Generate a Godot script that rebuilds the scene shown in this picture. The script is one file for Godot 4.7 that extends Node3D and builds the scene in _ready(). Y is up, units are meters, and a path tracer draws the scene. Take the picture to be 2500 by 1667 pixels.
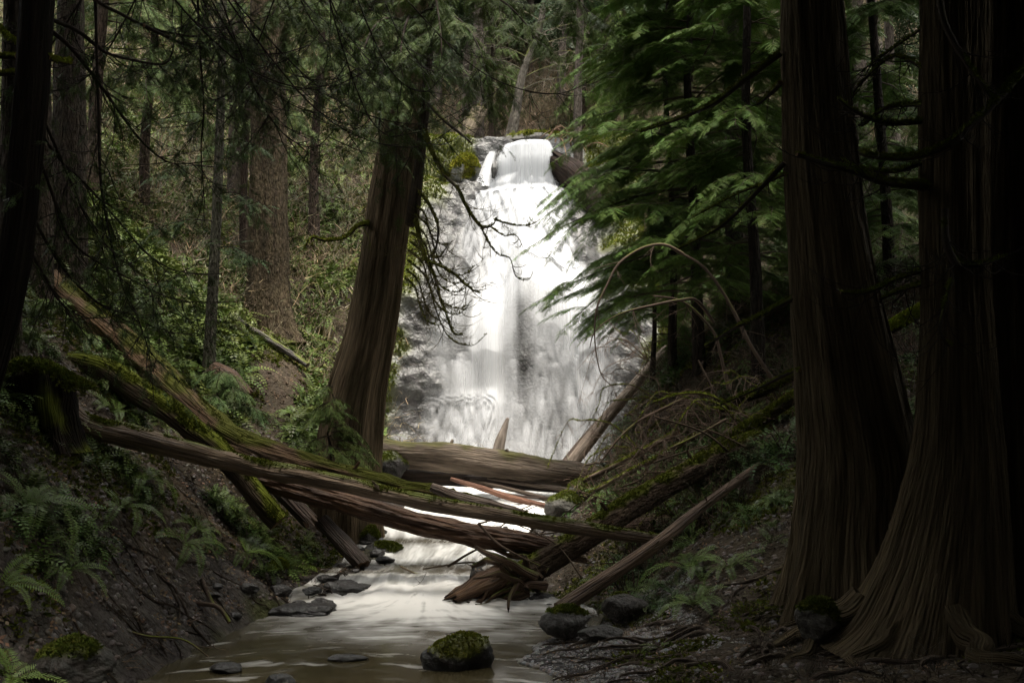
extends Node3D
# A forest waterfall under an overcast sky: creek, log jam, cedars. Units are metres, y up, the creek's lower pool lies at y = 0.

var rng := RandomNumberGenerator.new()
var fn := FastNoiseLite.new()      # perlin, unit frequency
var fr := FastNoiseLite.new()      # ridged fractal
var fb := FastNoiseLite.new()      # smooth fractal
var M := {}
var MESH := {}
var taken := {}

# ------------------------------------------------------------------ small helpers
func rf(a: float, b: float) -> float: return rng.randf_range(a, b)
func ss(a: float, b: float, x: float) -> float: return smoothstep(a, b, x)
func lin(r: float, g: float, b: float, a := 1.0) -> Color:
	var c := Color(r, g, b).linear_to_srgb(); c.a = a
	return c
func numbered(called: String) -> String:
	var n: int = taken.get(called, 0); taken[called] = n + 1
	return called if n == 0 else "%s_%03d" % [called, n]
func tag(o: Node, label: String, category: String, group := "", kind := "") -> void:
	o.set_meta("label", label); o.set_meta("category", category)
	if group != "": o.set_meta("group", group)
	if kind != "": o.set_meta("kind", kind)
func thing(called: String, label: String, category: String, at := Vector3.ZERO, group := "") -> Node3D:
	var o := Node3D.new(); o.name = numbered(called); add_child(o); o.position = at
	tag(o, label, category, group)
	return o
func mi(called: String, mesh: Mesh, mat: Material, parent: Node = null) -> MeshInstance3D:
	var o := MeshInstance3D.new(); o.mesh = mesh; o.material_override = mat
	if parent == null:
		o.name = numbered(called); add_child(o)
	else:
		o.name = called; parent.add_child(o, true)
	return o
func scatter(called: String, mesh: Mesh, mat: Material, xf: Array, cols: Array, parent: Node = null) -> MultiMeshInstance3D:
	var mm := MultiMesh.new()
	mm.transform_format = MultiMesh.TRANSFORM_3D
	mm.use_colors = true
	mm.mesh = mesh
	mm.instance_count = xf.size()
	for i in xf.size():
		mm.set_instance_transform(i, xf[i])
		mm.set_instance_color(i, cols[i])
	var o := MultiMeshInstance3D.new(); o.multimesh = mm; o.material_override = mat
	if parent == null:
		o.name = numbered(called); add_child(o)
	else:
		o.name = called; parent.add_child(o, true)
		o.set_meta("kind", "stuff")
	return o
func tone(c: Color, v: float) -> Color:   # an uneven copy of a linear colour
	var k := 1.0 + rf(-v, v)
	return Color(c.r * k * (1.0 + rf(-v, v) * 0.4), c.g * k, c.b * k * (1.0 + rf(-v, v) * 0.4))
func basis_from(fwd: Vector3, up: Vector3, s := 1.0) -> Basis:   # x along fwd, y near up
	var x := fwd.normalized()
	var z := x.cross(up)
	if z.length() < 1e-4: z = x.cross(Vector3(0.3, 0.1, 1))
	z = z.normalized()
	return Basis(x * s, z.cross(x) * s, z * s)

# ------------------------------------------------------------------ materials
func noise_tex(freq: float, oct: int, lo: float, hi: float, kind := FastNoiseLite.TYPE_PERLIN, size := 512, sd := 1) -> NoiseTexture2D:
	var n := FastNoiseLite.new(); n.noise_type = kind; n.frequency = freq; n.seed = sd
	n.fractal_type = FastNoiseLite.FRACTAL_FBM; n.fractal_octaves = oct
	var g := Gradient.new()
	g.set_color(0, lin(lo, lo, lo)); g.set_color(1, lin(hi, hi, hi))
	var t := NoiseTexture2D.new(); t.width = size; t.height = size; t.seamless = true; t.noise = n; t.color_ramp = g
	return t
func mat(called: String, rough: float, spec := 0.5, tex: Texture2D = null, sc := Vector3.ONE, bump: Texture2D = null, bump_cm := 0.0, tri := false, back := 0.0) -> StandardMaterial3D:
	var m := StandardMaterial3D.new(); m.resource_name = called
	m.roughness = rough; m.metallic_specular = spec
	m.vertex_color_use_as_albedo = true
	if tex: m.albedo_texture = tex
	m.uv1_scale = sc
	if tri: m.uv1_triplanar = true; m.uv1_world_triplanar = true
	if bump:
		m.heightmap_enabled = true; m.heightmap_texture = bump; m.heightmap_scale = bump_cm
	if back > 0.0:
		m.backlight_enabled = true; m.backlight = Color(back, back, back)
	m.cull_mode = BaseMaterial3D.CULL_DISABLED
	M[called] = m
	return m
func materials() -> void:
	var g_fine := noise_tex(0.02, 5, 0.35, 1.25, FastNoiseLite.TYPE_PERLIN, 512, 3)
	var g_soft := noise_tex(0.01, 4, 0.55, 1.2, FastNoiseLite.TYPE_SIMPLEX, 512, 5)
	var h_fine := noise_tex(0.03, 5, 0.0, 1.0, FastNoiseLite.TYPE_PERLIN, 512, 7)
	var h_cell := noise_tex(0.02, 4, 0.0, 1.0, FastNoiseLite.TYPE_CELLULAR, 512, 9)
	mat("soil", 0.8, 0.22, g_fine, Vector3.ONE * 0.9, h_fine, 7.0, true)
	mat("bark_fibre", 0.9, 0.14, g_fine, Vector3(1.9, 0.15, 1), h_fine, 5.0)
	mat("bark_scaly", 0.92, 0.14, g_fine, Vector3(1.3, 0.4, 1), h_fine, 8.0)
	mat("wood_wet", 0.58, 0.28, g_fine, Vector3(2.4, 0.16, 1), h_fine, 4.5)
	mat("wood_dry", 0.75, 0.25, g_fine, Vector3(2.4, 0.16, 1), h_fine, 4.0)
	mat("twig", 0.8, 0.15)
	mat("rock_wet", 0.45, 0.4, g_soft, Vector3.ONE * 0.8, h_cell, 4.0, true)
	mat("rock", 0.62, 0.3, g_fine, Vector3.ONE * 1.1, h_fine, 3.5, true)
	mat("moss", 0.95, 0.1, null, Vector3.ONE, null, 0, false, 0.35)
	mat("leaf", 0.6, 0.2, null, Vector3.ONE, null, 0, false, 0.5)
	mat("leaf_shiny", 0.44, 0.27, null, Vector3.ONE, null, 0, false, 0.4)
	mat("litter", 0.7, 0.25)
	mat("pebble", 0.45, 0.38)

# ------------------------------------------------------------------ tubes: trunks, logs, limbs, roots
func spline(p: Array, r: Array, n: int) -> Array:   # Catmull-Rom through p (Vector3) and r; n spans in all, even in length
	var fine_p := []; var fine_r := []
	var m := p.size()
	for i in m - 1:
		var a: Vector3 = p[maxi(i - 1, 0)]; var b: Vector3 = p[i]; var c: Vector3 = p[i + 1]; var d: Vector3 = p[mini(i + 2, m - 1)]
		for k in 12:
			var t := k / 12.0
			fine_p.append(0.5 * (2.0 * b + (c - a) * t + (2.0 * a - 5.0 * b + 4.0 * c - d) * t * t + (3.0 * b - a - 3.0 * c + d) * t * t * t))
			fine_r.append(lerpf(r[i], r[i + 1], t))
	fine_p.append(p[m - 1]); fine_r.append(r[m - 1])
	var acc := [0.0]
	for i in range(1, fine_p.size()): acc.append(acc[i - 1] + fine_p[i].distance_to(fine_p[i - 1]))
	var total: float = acc[-1]
	var op := []; var orr := []; var j := 0
	for i in n + 1:
		var s := total * i / n
		while j < acc.size() - 2 and acc[j + 1] < s: j += 1
		var t2: float = clampf((s - acc[j]) / maxf(acc[j + 1] - acc[j], 1e-6), 0, 1)
		op.append(fine_p[j].lerp(fine_p[j + 1], t2)); orr.append(lerpf(fine_r[j], fine_r[j + 1], t2))
	return [op, orr, total]
func commit(v: PackedVector3Array, nn: PackedVector3Array, uv: PackedVector2Array, c: PackedColorArray, ix: PackedInt32Array) -> ArrayMesh:
	var arr := []; arr.resize(Mesh.ARRAY_MAX)
	arr[Mesh.ARRAY_VERTEX] = v
	if nn.size(): arr[Mesh.ARRAY_NORMAL] = nn
	if uv.size(): arr[Mesh.ARRAY_TEX_UV] = uv
	if c.size(): arr[Mesh.ARRAY_COLOR] = c
	arr[Mesh.ARRAY_INDEX] = ix
	var m := ArrayMesh.new(); m.add_surface_from_arrays(Mesh.PRIMITIVE_TRIANGLES, arr)
	return m
func normals(v: PackedVector3Array, ix: PackedInt32Array) -> PackedVector3Array:
	var n := PackedVector3Array(); n.resize(v.size())
	for k in range(0, ix.size(), 3):
		var a := ix[k]; var b := ix[k + 1]; var c := ix[k + 2]
		var f := (v[c] - v[a]).cross(v[b] - v[a])
		n[a] += f; n[b] += f; n[c] += f
	for i in n.size(): n[i] = n[i].normalized()
	return n
func oriented(v: PackedVector3Array, ix: PackedInt32Array, want: Vector3) -> PackedVector3Array:   # turns the faces of an open sheet towards WANT
	var n := normals(v, ix)
	var s := 0.0
	for k in n: s += k.dot(want)
	if s < 0.0:
		for k in range(0, ix.size(), 3):
			var t := ix[k]; ix[k] = ix[k + 1]; ix[k + 1] = t
		for i in n.size(): n[i] = -n[i]
	return n
# opt: step, sides, lump, fibre (metres), fibre_freq, flute, flute_n, flute_h, col, col2, moss, moss_col, broken, seed
func tube(p: Array, r: Array, opt := {}) -> ArrayMesh:
	var rough_len := 0.0
	for i in p.size() - 1: rough_len += p[i].distance_to(p[i + 1])
	var n: int = clampi(int(rough_len / opt.get("step", 0.12)), 3, 260)
	var sp := spline(p, r, n)
	var sides: int = opt.get("sides", 16)
	var lump: float = opt.get("lump", 0.06); var fib: float = opt.get("fibre", 0.0); var ff: float = opt.get("fibre_freq", 3.0)
	var flute: float = opt.get("flute", 0.0); var fl_n: float = opt.get("flute_n", 5.0); var fl_h: float = opt.get("flute_h", 1.0)
	var groove: float = opt.get("groove", 0.0)
	var col: Color = opt.get("col", Color(0.1, 0.07, 0.05)); var col2: Color = opt.get("col2", col * 0.55)
	var moss: float = opt.get("moss", 0.0); var mc: Color = opt.get("moss_col", Color(0.13, 0.15, 0.025)); var broken: float = opt.get("broken", 0.0)
	var sd: float = opt.get("seed", 0.0) * 17.3
	var v := PackedVector3Array(); var uv := PackedVector2Array(); var c := PackedColorArray(); var ix := PackedInt32Array()
	var pp: Array = sp[0]; var rr: Array = sp[1]; var total: float = sp[2]
	var t0: Vector3 = (pp[1] - pp[0]).normalized()
	var side := t0.cross(Vector3.UP if absf(t0.y) < 0.9 else Vector3.RIGHT).normalized()
	for i in n + 1:
		var t: Vector3 = (pp[mini(i + 1, n)] - pp[maxi(i - 1, 0)]).normalized()
		side = (side - t * side.dot(t)).normalized()
		var up := side.cross(t)
		var s := total * i / n
		var R: float = rr[i]
		var endj := 0.0
		for j in sides + 1:
			var a := TAU * (j % sides) / sides
			var ca := cos(a); var sa := sin(a)
			var q := fn.get_noise_3d(ca * 1.1 + sd, sa * 1.1, s * 0.6 / maxf(R * 3.0, 0.3) + sd)
			var rad := R * (1.0 + lump * 2.0 * q)
			var fv := 0.0
			if fib > 0.0:
				fv = 0.6 * fr.get_noise_3d(ca * ff + sd + 0.5 * q, sa * ff, s * 0.7 + 0.8 * q) + 0.5 * fr.get_noise_3d(ca * ff * 2.2 + sd, sa * ff * 2.2, s * 2.4)
				rad += fib * fv
			if flute > 0.0:
				rad += flute * exp(-s / fl_h) * (0.55 + 0.45 * cos(a * fl_n + sd + 1.5 * sin(a * 2.0 + sd)))
			if groove > 0.0:
				rad -= groove * (ss(0.55, 0.9, cos(a * 2.0 + sd + 0.5 * sin(s * 0.4))) + 0.6 * ss(0.5, 0.9, cos(a * 5.0 + sd * 2.0 + 0.3 * sin(s * 0.7))))
			if broken > 0.0 and (i == n):
				endj = broken * (fn.get_noise_2d(ca * 4.0 + sd, sa * 4.0) * 1.6)
			var nrm := side * ca + up * sa
			v.append(pp[i] + nrm * rad + t * endj)
			uv.append(Vector2(float(j) / sides * TAU * maxf(rr[0], 0.05), s))
			var patch := clampf(0.5 + 1.1 * fb.get_noise_3d(ca * 0.7 * ff + sd, sa * 0.7 * ff, s * 0.5 + sd), 0, 1)
			patch = clampf(patch + 0.6 * fb.get_noise_3d(ca * 2.2 * ff + sd, sa * 2.2 * ff, s * 2.2 + sd), 0, 1)
			var k := col.lerp(col2, patch)
			if fib > 0.0: k = k.lerp(col2, clampf(-fv * 0.9, 0, 0.8))
			if moss > 0.0:
				var mo := moss_at(nrm.y, pp[i] + nrm * R, moss, sd)
				k = k.lerp(mc * (0.7 + 0.5 * patch), mo)
			c.append(k)
	for i in n:
		for j in sides:
			var a0 := i * (sides + 1) + j; var b0 := a0 + sides + 1
			ix.append_array([a0, a0 + 1, b0, a0 + 1, b0 + 1, b0])
	var nn := normals(v, ix)
	# the seam shares its normal
	for i in n + 1:
		var a1 := i * (sides + 1); var b1 := a1 + sides
		var m := (nn[a1] + nn[b1]).normalized(); nn[a1] = m; nn[b1] = m
	var ec: Color = opt.get("end_col", Color(0.16, 0.1, 0.06))
	for e in [0, n]:
		var t: Vector3 = (pp[mini(e + 1, n)] - pp[maxi(e - 1, 0)]).normalized() * (1.0 if e == n else -1.0)
		var base := v.size()
		v.append(pp[e] - t * rr[e] * 0.1); nn.append(t); uv.append(Vector2(0, 0)); c.append(ec * 0.5)
		for j in sides + 1:
			v.append(v[e * (sides + 1) + j]); nn.append(t); uv.append(Vector2(cos(TAU * j / sides), sin(TAU * j / sides)) * rr[e]); c.append(ec)
		for j in sides:
			if e == n: ix.append_array([base, base + 1 + j, base + 2 + j])
			else: ix.append_array([base, base + 2 + j, base + 1 + j])
	return commit(v, nn, uv, c, ix)
func moss_at(up: float, p: Vector3, amount: float, sd: float) -> float:
	return ss(0.0, 0.28, up * 0.75 - 0.55 + amount + 1.1 * fb.get_noise_3d(p.x * 1.6 + sd, p.y * 1.6, p.z * 1.6))
# tufts of moss where moss_at says so
func moss_tufts(parent: Node, p: Array, r: Array, opt: Dictionary, per_m2 := 700.0, size := 0.04) -> void:
	var len_ := 0.0
	for i in p.size() - 1: len_ += p[i].distance_to(p[i + 1])
	var n := clampi(int(len_ / 0.12), 3, 260)
	var sp := spline(p, r, n)
	var sd: float = opt.get("seed", 0.0) * 17.3
	var mc: Color = opt.get("moss_col", Color(0.13, 0.15, 0.025))
	var moss: float = opt.get("moss", 0.4)
	var xf := []; var cols := []
	for i in n:
		var R: float = sp[1][i]
		var t: Vector3 = (sp[0][i + 1] - sp[0][i])
		var seg := t.length(); t = t.normalized()
		var side := t.cross(Vector3.UP).normalized(); var up := side.cross(t)
		var cnt := int(seg * TAU * R * per_m2 + rf(0, 1))
		for k in cnt:
			var a := rf(0, TAU)
			var nrm := side * cos(a) + up * sin(a)
			var q: Vector3 = sp[0][i] + t * rf(0, seg) + nrm * R
			if moss_at(nrm.y, q, moss, sd) > 0.45:
				xf.append(Transform3D(basis_from(Vector3(rf(-1, 1), rf(-0.2, 0.2), rf(-1, 1)), nrm + Vector3(0, 0.2, 0), size * rf(0.6, 1.5)), q - nrm * 0.005))
				cols.append(tone(mc, 0.35))
	if xf.size(): scatter("moss", MESH.tuft, M.moss, xf, cols, parent)

# ------------------------------------------------------------------ leaf meshes (each built once and shared)
func quad_leaf(v: PackedVector3Array, c: PackedColorArray, ix: PackedInt32Array, a: Vector3, dir: Vector3, wide: Vector3, col: Color) -> void:   # a pointed leaflet of two faces
	var b := v.size()
	v.append(a); v.append(a + dir * 0.45 + wide); v.append(a + dir); v.append(a + dir * 0.45 - wide)
	for i in 4: c.append(col)
	ix.append_array([b, b + 1, b + 2, b, b + 2, b + 3])
func flat(v: PackedVector3Array, c: PackedColorArray, ix: PackedInt32Array) -> ArrayMesh:
	return commit(v, normals(v, ix), PackedVector2Array(), c, ix)
func spray_mesh(sd: int, pairs: int, half_w: float, sub: int, droop: float, main_w := 0.035, sub_w := 0.055) -> ArrayMesh:   # a flat drooping cedar or hemlock spray, 1 m long along x
	rng.seed = sd
	var v := PackedVector3Array(); var c := PackedColorArray(); var ix := PackedInt32Array()
	for i in pairs:
		for s: float in [-1.0, 1.0]:
			var t := (i + 0.5 + 0.25 * s + rf(-0.2, 0.2)) / pairs
			var L := half_w * (1.0 - 0.8 * t * t) * ss(-0.15, 0.3, t) * rf(0.6, 1.2)
			var a := Vector3(t, -droop * t * t, 0)
			var d := Vector3(0.7 + 0.3 * t, -droop * 0.6 * t - rf(0.0, 0.35), s * rf(0.6, 1.0)).normalized() * L
			var up := Vector3(rf(-0.2, 0.2), 1, 0.25 * s)
			quad_leaf(v, c, ix, a, d, d.cross(up).normalized() * L * main_w, Color.WHITE * rf(0.75, 1.15))
			for k in sub:
				var f := (k + 0.7 + rf(-0.2, 0.2)) / (sub + 0.3)
				for s2: float in [-1.0, 1.0]:
					var dd := (d * 0.65 + d.cross(up).normalized() * L * 0.6 * s2) * (0.55 - 0.3 * f) * rf(0.7, 1.25)
					dd.y -= L * rf(0.0, 0.16)
					quad_leaf(v, c, ix, a + d * f, dd, dd.cross(up).normalized() * L * sub_w, Color.WHITE * rf(0.7, 1.25))
	quad_leaf(v, c, ix, Vector3.ZERO, Vector3(1.03, -droop, 0), Vector3(0, 0, 0.012), Color(0.8, 0.6, 0.4))
	return flat(v, c, ix)
func frond_mesh(sd: int, arch: float) -> ArrayMesh:   # a sword-fern frond, 1 m long, rising then arching over
	rng.seed = sd
	var v := PackedVector3Array(); var c := PackedColorArray(); var ix := PackedInt32Array()
	var n := 30
	var prev := Vector3.ZERO
	var ang := 1.0
	var p := Vector3.ZERO
	for i in n:
		var t := (i + 0.5) / n
		ang = 1.0 - arch * t
		prev = p
		p += Vector3(cos(ang), sin(ang), 0) / n
		var tan_ := (p - prev).normalized()
		var up := tan_.cross(Vector3(0, 0, -1))
		quad_leaf(v, c, ix, prev - tan_ * 0.01, (p - prev) * 1.6, Vector3(0, 0, 0.006), Color(0.7, 0.55, 0.3))
		if i < 3: continue
		var L := 0.135 * ss(-0.05, 0.3, t) * (1.0 - pow(t, 4.0) * 0.9)
		for s: float in [-1.0, 1.0]:
			var d := (Vector3(0, 0, s) * 0.95 + tan_ * 0.35 + up * rf(-0.05, 0.18)).normalized() * L * rf(0.9, 1.08)
			quad_leaf(v, c, ix, p, d, tan_ * 0.013, Color.WHITE * rf(0.8, 1.15))
	return flat(v, c, ix)
func fern_clump(sd: int, fronds: int) -> ArrayMesh:   # a whole small fern, about 1 m across, for ground cover
	rng.seed = sd
	var v := PackedVector3Array(); var c := PackedColorArray(); var ix := PackedInt32Array()
	for f in fronds:
		var yaw := TAU * f / fronds + rf(-0.4, 0.4)
		var B := Basis(Vector3.UP, yaw)
		var p := Vector3.ZERO
		var lift := rf(0.7, 1.25); var bend := rf(1.2, 2.2)
		var n := 11
		for i in n:
			var t := (i + 0.5) / n
			var q := p + Vector3(cos(lift - bend * t), sin(lift - bend * t), 0) / n * 0.62
			var tan_ := (q - p).normalized()
			var L := 0.1 * ss(-0.1, 0.3, t) * (1.0 - pow(t, 3.0) * 0.85)
			for s: float in [-1.0, 1.0]:
				quad_leaf(v, c, ix, B * q, B * (Vector3(0, rf(-0.2, 0.2) * 0.2, s) * L + tan_ * L * 0.35), B * tan_ * 0.019, Color.WHITE * rf(0.7, 1.2))
			p = q
	return flat(v, c, ix)
func leafy_clump(sd: int, leaves: int, leaf: float, flatness: float) -> ArrayMesh:   # broad glossy leaves, about 1 m across
	rng.seed = sd
	var v := PackedVector3Array(); var c := PackedColorArray(); var ix := PackedInt32Array()
	for k in leaves:
		var d := Vector3(rf(-1, 1), rf(0, 1), rf(-1, 1)).normalized()
		var p := d * Vector3(0.5, 0.5 * flatness, 0.5) * pow(rf(0.1, 1), 0.5)
		var dir := (d + Vector3(rf(-1, 1), rf(-0.9, 0.3), rf(-1, 1)) * 0.9).normalized() * leaf * rf(0.7, 1.3)
		var up := Vector3(rf(-0.6, 0.6), 1, rf(-0.6, 0.6))
		var w := dir.cross(up).normalized() * leaf * 0.3
		var b := v.size(); var cc := Color.WHITE * rf(0.65, 1.3)
		var fold := up.normalized() * leaf * 0.06
		v.append(p); v.append(p + dir * 0.4 + w + fold); v.append(p + dir); v.append(p + dir * 0.4 - w + fold); v.append(p + dir * 0.5)
		for i in 5: c.append(cc)
		ix.append_array([b, b + 1, b + 4, b + 1, b + 2, b + 4, b, b + 4, b + 3, b + 4, b + 2, b + 3])
	return flat(v, c, ix)
func twig_clump(sd: int, n: int, bend: float) -> ArrayMesh:   # bare twigs fanning up from one foot, about 1 m tall
	rng.seed = sd
	var v := PackedVector3Array(); var c := PackedColorArray(); var ix := PackedInt32Array()
	for k in n:
		var p := Vector3(rf(-0.15, 0.15), 0, rf(-0.15, 0.15))
		var d := Vector3(rf(-0.7, 0.7), 1, rf(-0.7, 0.7)).normalized()
		twig_run(v, c, ix, p, d, rf(0.5, 1.1), 0.009, bend, 0)
	return flat(v, c, ix)
func twig_run(v: PackedVector3Array, c: PackedColorArray, ix: PackedInt32Array, p: Vector3, d: Vector3, L: float, r: float, bend: float, depth: int) -> void:
	var n := 4 if depth == 0 else 3
	var cc := Color.WHITE * rf(0.6, 1.3)
	var base := v.size()
	for i in n + 1:
		var w := d.cross(Vector3(0.3, 0.2, 1)).normalized() * r * (1.0 - 0.8 * i / n)
		var w2 := d.cross(w).normalized() * w.length()
		v.append(p + w); v.append(p - w * 0.5 + w2 * 0.87); v.append(p - w * 0.5 - w2 * 0.87)
		for j in 3: c.append(cc)
		if i < n:
			if depth < 2 and i > 0 and rf(0, 1) < 0.75:
				twig_run(v, c, ix, p, (d + Vector3(rf(-1, 1), rf(-0.5, 0.6), rf(-1, 1)) * 0.9).normalized(), L * rf(0.3, 0.55), r * 0.55, bend, depth + 1)
			p += d * L / n
			d = (d + Vector3(rf(-1, 1), rf(-1, 0.5), rf(-1, 1)) * bend).normalized()
	for i in n:
		for j in 3:
			var a := base + i * 3 + j; var b := base + i * 3 + (j + 1) % 3
			ix.append_array([a, b, a + 3, b, b + 3, a + 3])
func tuft_mesh(sd: int) -> ArrayMesh:   # a tuft of moss, 1 unit high
	rng.seed = sd
	var v := PackedVector3Array(); var c := PackedColorArray(); var ix := PackedInt32Array()
	for k in 9:
		var d := Vector3(rf(-1, 1), rf(0.25, 1.0), rf(-1, 1)).normalized() * rf(0.6, 1.2)
		quad_leaf(v, c, ix, Vector3(rf(-0.4, 0.4), 0, rf(-0.4, 0.4)), d, d.cross(Vector3(rf(-1, 1), 0.3, rf(-1, 1))).normalized() * 0.2, Color.WHITE * rf(0.6, 1.35))
	return flat(v, c, ix)
func pebble_mesh(sd: int) -> ArrayMesh:
	rng.seed = sd
	var v := PackedVector3Array(); var ix := PackedInt32Array(); var c := PackedColorArray()
	for i in 5:
		for j in 6:
			var th := PI * i / 4.0; var ph := TAU * j / 6.0 + rf(-0.2, 0.2)
			v.append(Vector3(sin(th) * cos(ph), 0.55 * cos(th), sin(th) * sin(ph)) * rf(0.8, 1.15)); c.append(Color.WHITE)
	for i in 4:
		for j in 6:
			var a := i * 6 + j; var b := i * 6 + (j + 1) % 6
			ix.append_array([a, a + 6, b, b, a + 6, b + 6])
	return flat(v, c, ix)
func flake_mesh(sd: int) -> ArrayMesh:   # a curled dead leaf or bark flake
	rng.seed = sd
	var v := PackedVector3Array(); var ix := PackedInt32Array(); var c := PackedColorArray()
	for k in 3:
		var o := Vector3(rf(-1, 1), 0.1 * k, rf(-1, 1)) * 0.8
		var d := Vector3(rf(-1, 1), rf(0, 0.4), rf(-1, 1))
		quad_leaf(v, c, ix, o, d, d.cross(Vector3(rf(-0.4, 0.4), 1, 0)).normalized() * rf(0.1, 0.35), Color.WHITE * rf(0.6, 1.3))
	return flat(v, c, ix)
func leaf_meshes() -> void:
	MESH.cedar = spray_mesh(11, 9, 0.36, 3, 0.30)
	MESH.cedar_b = spray_mesh(12, 8, 0.42, 3, 0.45)
	MESH.hemlock = spray_mesh(13, 9, 0.38, 4, 0.18, 0.03, 0.045)
	MESH.coarse = spray_mesh(14, 7, 0.45, 2, 0.3, 0.06, 0.10)
	MESH.frond_a = frond_mesh(21, 1.7)
	MESH.frond_b = frond_mesh(22, 2.3)
	MESH.fern = fern_clump(23, 9)
	MESH.salal = leafy_clump(24, 46, 0.17, 0.9)
	MESH.ivy = leafy_clump(25, 60, 0.13, 0.6)
	MESH.brush = twig_clump(26, 7, 0.35)
	MESH.tuft = tuft_mesh(27)
	MESH.pebble = pebble_mesh(28)
	MESH.flake = flake_mesh(29)

# ------------------------------------------------------------------ the lie of the land
# Known points of the ground; a thin-plate spline runs through them.
var land := [
	Vector3(-3.87, 0.84, -8.6), Vector3(-4.22, 1.36, -7.8), Vector3(-3.74, 1.12, -6.2), Vector3(-4.52, 1.7, -7.4), Vector3(-4.68, 1.85, -9.6), Vector3(-5.42, 2.35, -9.8), Vector3(-3.96, 1.07, -11), Vector3(-3.31, 0.51, -12), Vector3(-3.71, 0.59, -9.3),
	Vector3(-4.17, 1.59, -13), Vector3(-5.71, 2.82, -14), Vector3(-6.86, 3.67, -14), Vector3(-7.96, 4.65, -14), Vector3(-4.97, 3, -17), Vector3(-5.79, 4.1, -19), Vector3(-4.77, 3.64, -19), Vector3(-5.16, 2.41, -16), Vector3(-3.96, 1.88, -15.6),
	Vector3(-3.92, 2.39, -18), Vector3(-6.48, 4.81, -22), Vector3(-7.69, 5.81, -22), Vector3(-8.4, 6.14, -19), Vector3(-8.9, 6.1, -17), Vector3(-8.18, 4.9, -13), Vector3(-6.62, 7.59, -26), Vector3(-4.8, 5.88, -24), Vector3(-2.75, 0.44, -14),
	Vector3(-8.54, 11.72, -30), Vector3(-11.78, 14.15, -32), Vector3(-13.35, 12.66, -28), Vector3(-12.89, 10.42, -22), Vector3(-6.38, 13.97, -33), Vector3(-3.87, 13.97, -33), Vector3(-18.06, 25.11, -42), Vector3(-9.14, 24.92, -44), Vector3(-20.27, 20.75, -34),
	Vector3(-2.93, 1.36, -19), Vector3(-3.36, 1.85, -22.5), Vector3(-3.25, 14.48, -34), Vector3(0.43, 14.19, -33), Vector3(2.76, 14.19, -33), Vector3(0.52, 17.48, -40),
	Vector3(3.62, 10.23, -30), Vector3(4.1, 7.7, -28), Vector3(4.29, 5.23, -25), Vector3(3.67, 3.55, -21.5), Vector3(2.65, 2.01, -18.5), Vector3(1.96, 1.33, -16.8), Vector3(1.31, 0.74, -14.6), Vector3(1.54, 0.31, -12.3), Vector3(1.62, 0.08, -10.4),
	Vector3(2.22, 0.53, -10.2), Vector3(2.87, 0.97, -10.6), Vector3(3.88, 2.07, -12.3), Vector3(4.13, 2.87, -15), Vector3(4.03, 3.9, -18), Vector3(5.8, 5.01, -19), Vector3(6.35, 4.64, -16.5), Vector3(7.05, 4.34, -15), Vector3(5.65, 2.75, -12.3),
	Vector3(4.68, 1.82, -10.4), Vector3(2.58, 0.39, -8.1), Vector3(1.56, 0.22, -8), Vector3(0.64, 0.1, -8.15), Vector3(1.13, 0.2, -6.9), Vector3(0.16, 0.08, -7.35), Vector3(2.58, 0.41, -7.2), Vector3(3.15, 0.51, -6.7), Vector3(3.71, 0.6, -6.2), Vector3(1.75, 0.45, -6),
	Vector3(5.23, 1.18, -9), Vector3(7.07, 2.14, -11.5), Vector3(5.61, 12.36, -32), Vector3(8.22, 11.41, -29), Vector3(11.51, 20.55, -40), Vector3(13.46, 13.4, -30), Vector3(19.18, 25.11, -42), Vector3(16.65, 11.91, -26), Vector3(23.46, 21.84, -36),
	Vector3(0.5, 0.45, -4), Vector3(3.5, 0.5, -3), Vector3(-3.4, 0.4, -5), Vector3(-6.5, 3.4, -5), Vector3(-6.5, 3.0, 1), Vector3(0, 0.55, 1), Vector3(5, 0.8, 2), Vector3(0, 0.9, 9), Vector3(10, 2.0, 0),
	Vector3(-14, 9, -6), Vector3(14, 4.5, -10), Vector3(-24, 16, -20), Vector3(24, 13, -20), Vector3(-30, 24, -44), Vector3(30, 26, -44), Vector3(-4, 21, -44), Vector3(5, 22, -45), Vector3(0, 30, -52), Vector3(-10, 33, -54), Vector3(10, 33, -54), Vector3(0, 46, -68), Vector3(-30, 42, -66), Vector3(30, 40, -66), Vector3(-16, 6, 14), Vector3(18, 5, 14),
]
# the creek: distance, left edge, right edge, water level
var creek := [[2.0, -2.8, -0.9, 0.0], [5.0, -3.0, -0.6, 0.0], [7.2, -3.25, -0.02, 0.0], [7.7, -3.3, 0.45, 0.0], [8.2, -3.25, 0.1, 0.0], [9.0, -3.15, 0.35, 0.0], [10.2, -2.95, 0.6, 0.0], [10.7, -2.6, 0.45, 0.03], [11.1, -2.3, -0.5, 0.12], [11.6, -2.2, -0.65, 0.22],
	[12.6, -2.1, -0.6, 0.25], [13.2, -2.05, -0.5, 0.38], [14.0, -2.1, -0.3, 0.44], [14.8, -2.1, 0.0, 0.62], [15.5, -2.1, 0.2, 0.74], [18.0, -2.2, 0.9, 0.86], [21.0, -2.6, 2.2, 0.9], [24.6, -2.9, 3.0, 0.94]]
# the rock face of the falls: height, distance
var face := [[0.2, 23.6], [0.9, 24.0], [3.0, 24.4], [5.0, 25.0], [6.2, 25.6], [7.2, 26.8], [8.5, 28.4], [10.0, 29.6], [11.0, 30.2], [11.3, 30.8], [13.0, 31.1], [13.25, 31.6], [13.35, 33.0], [13.6, 37.0]]
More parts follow.
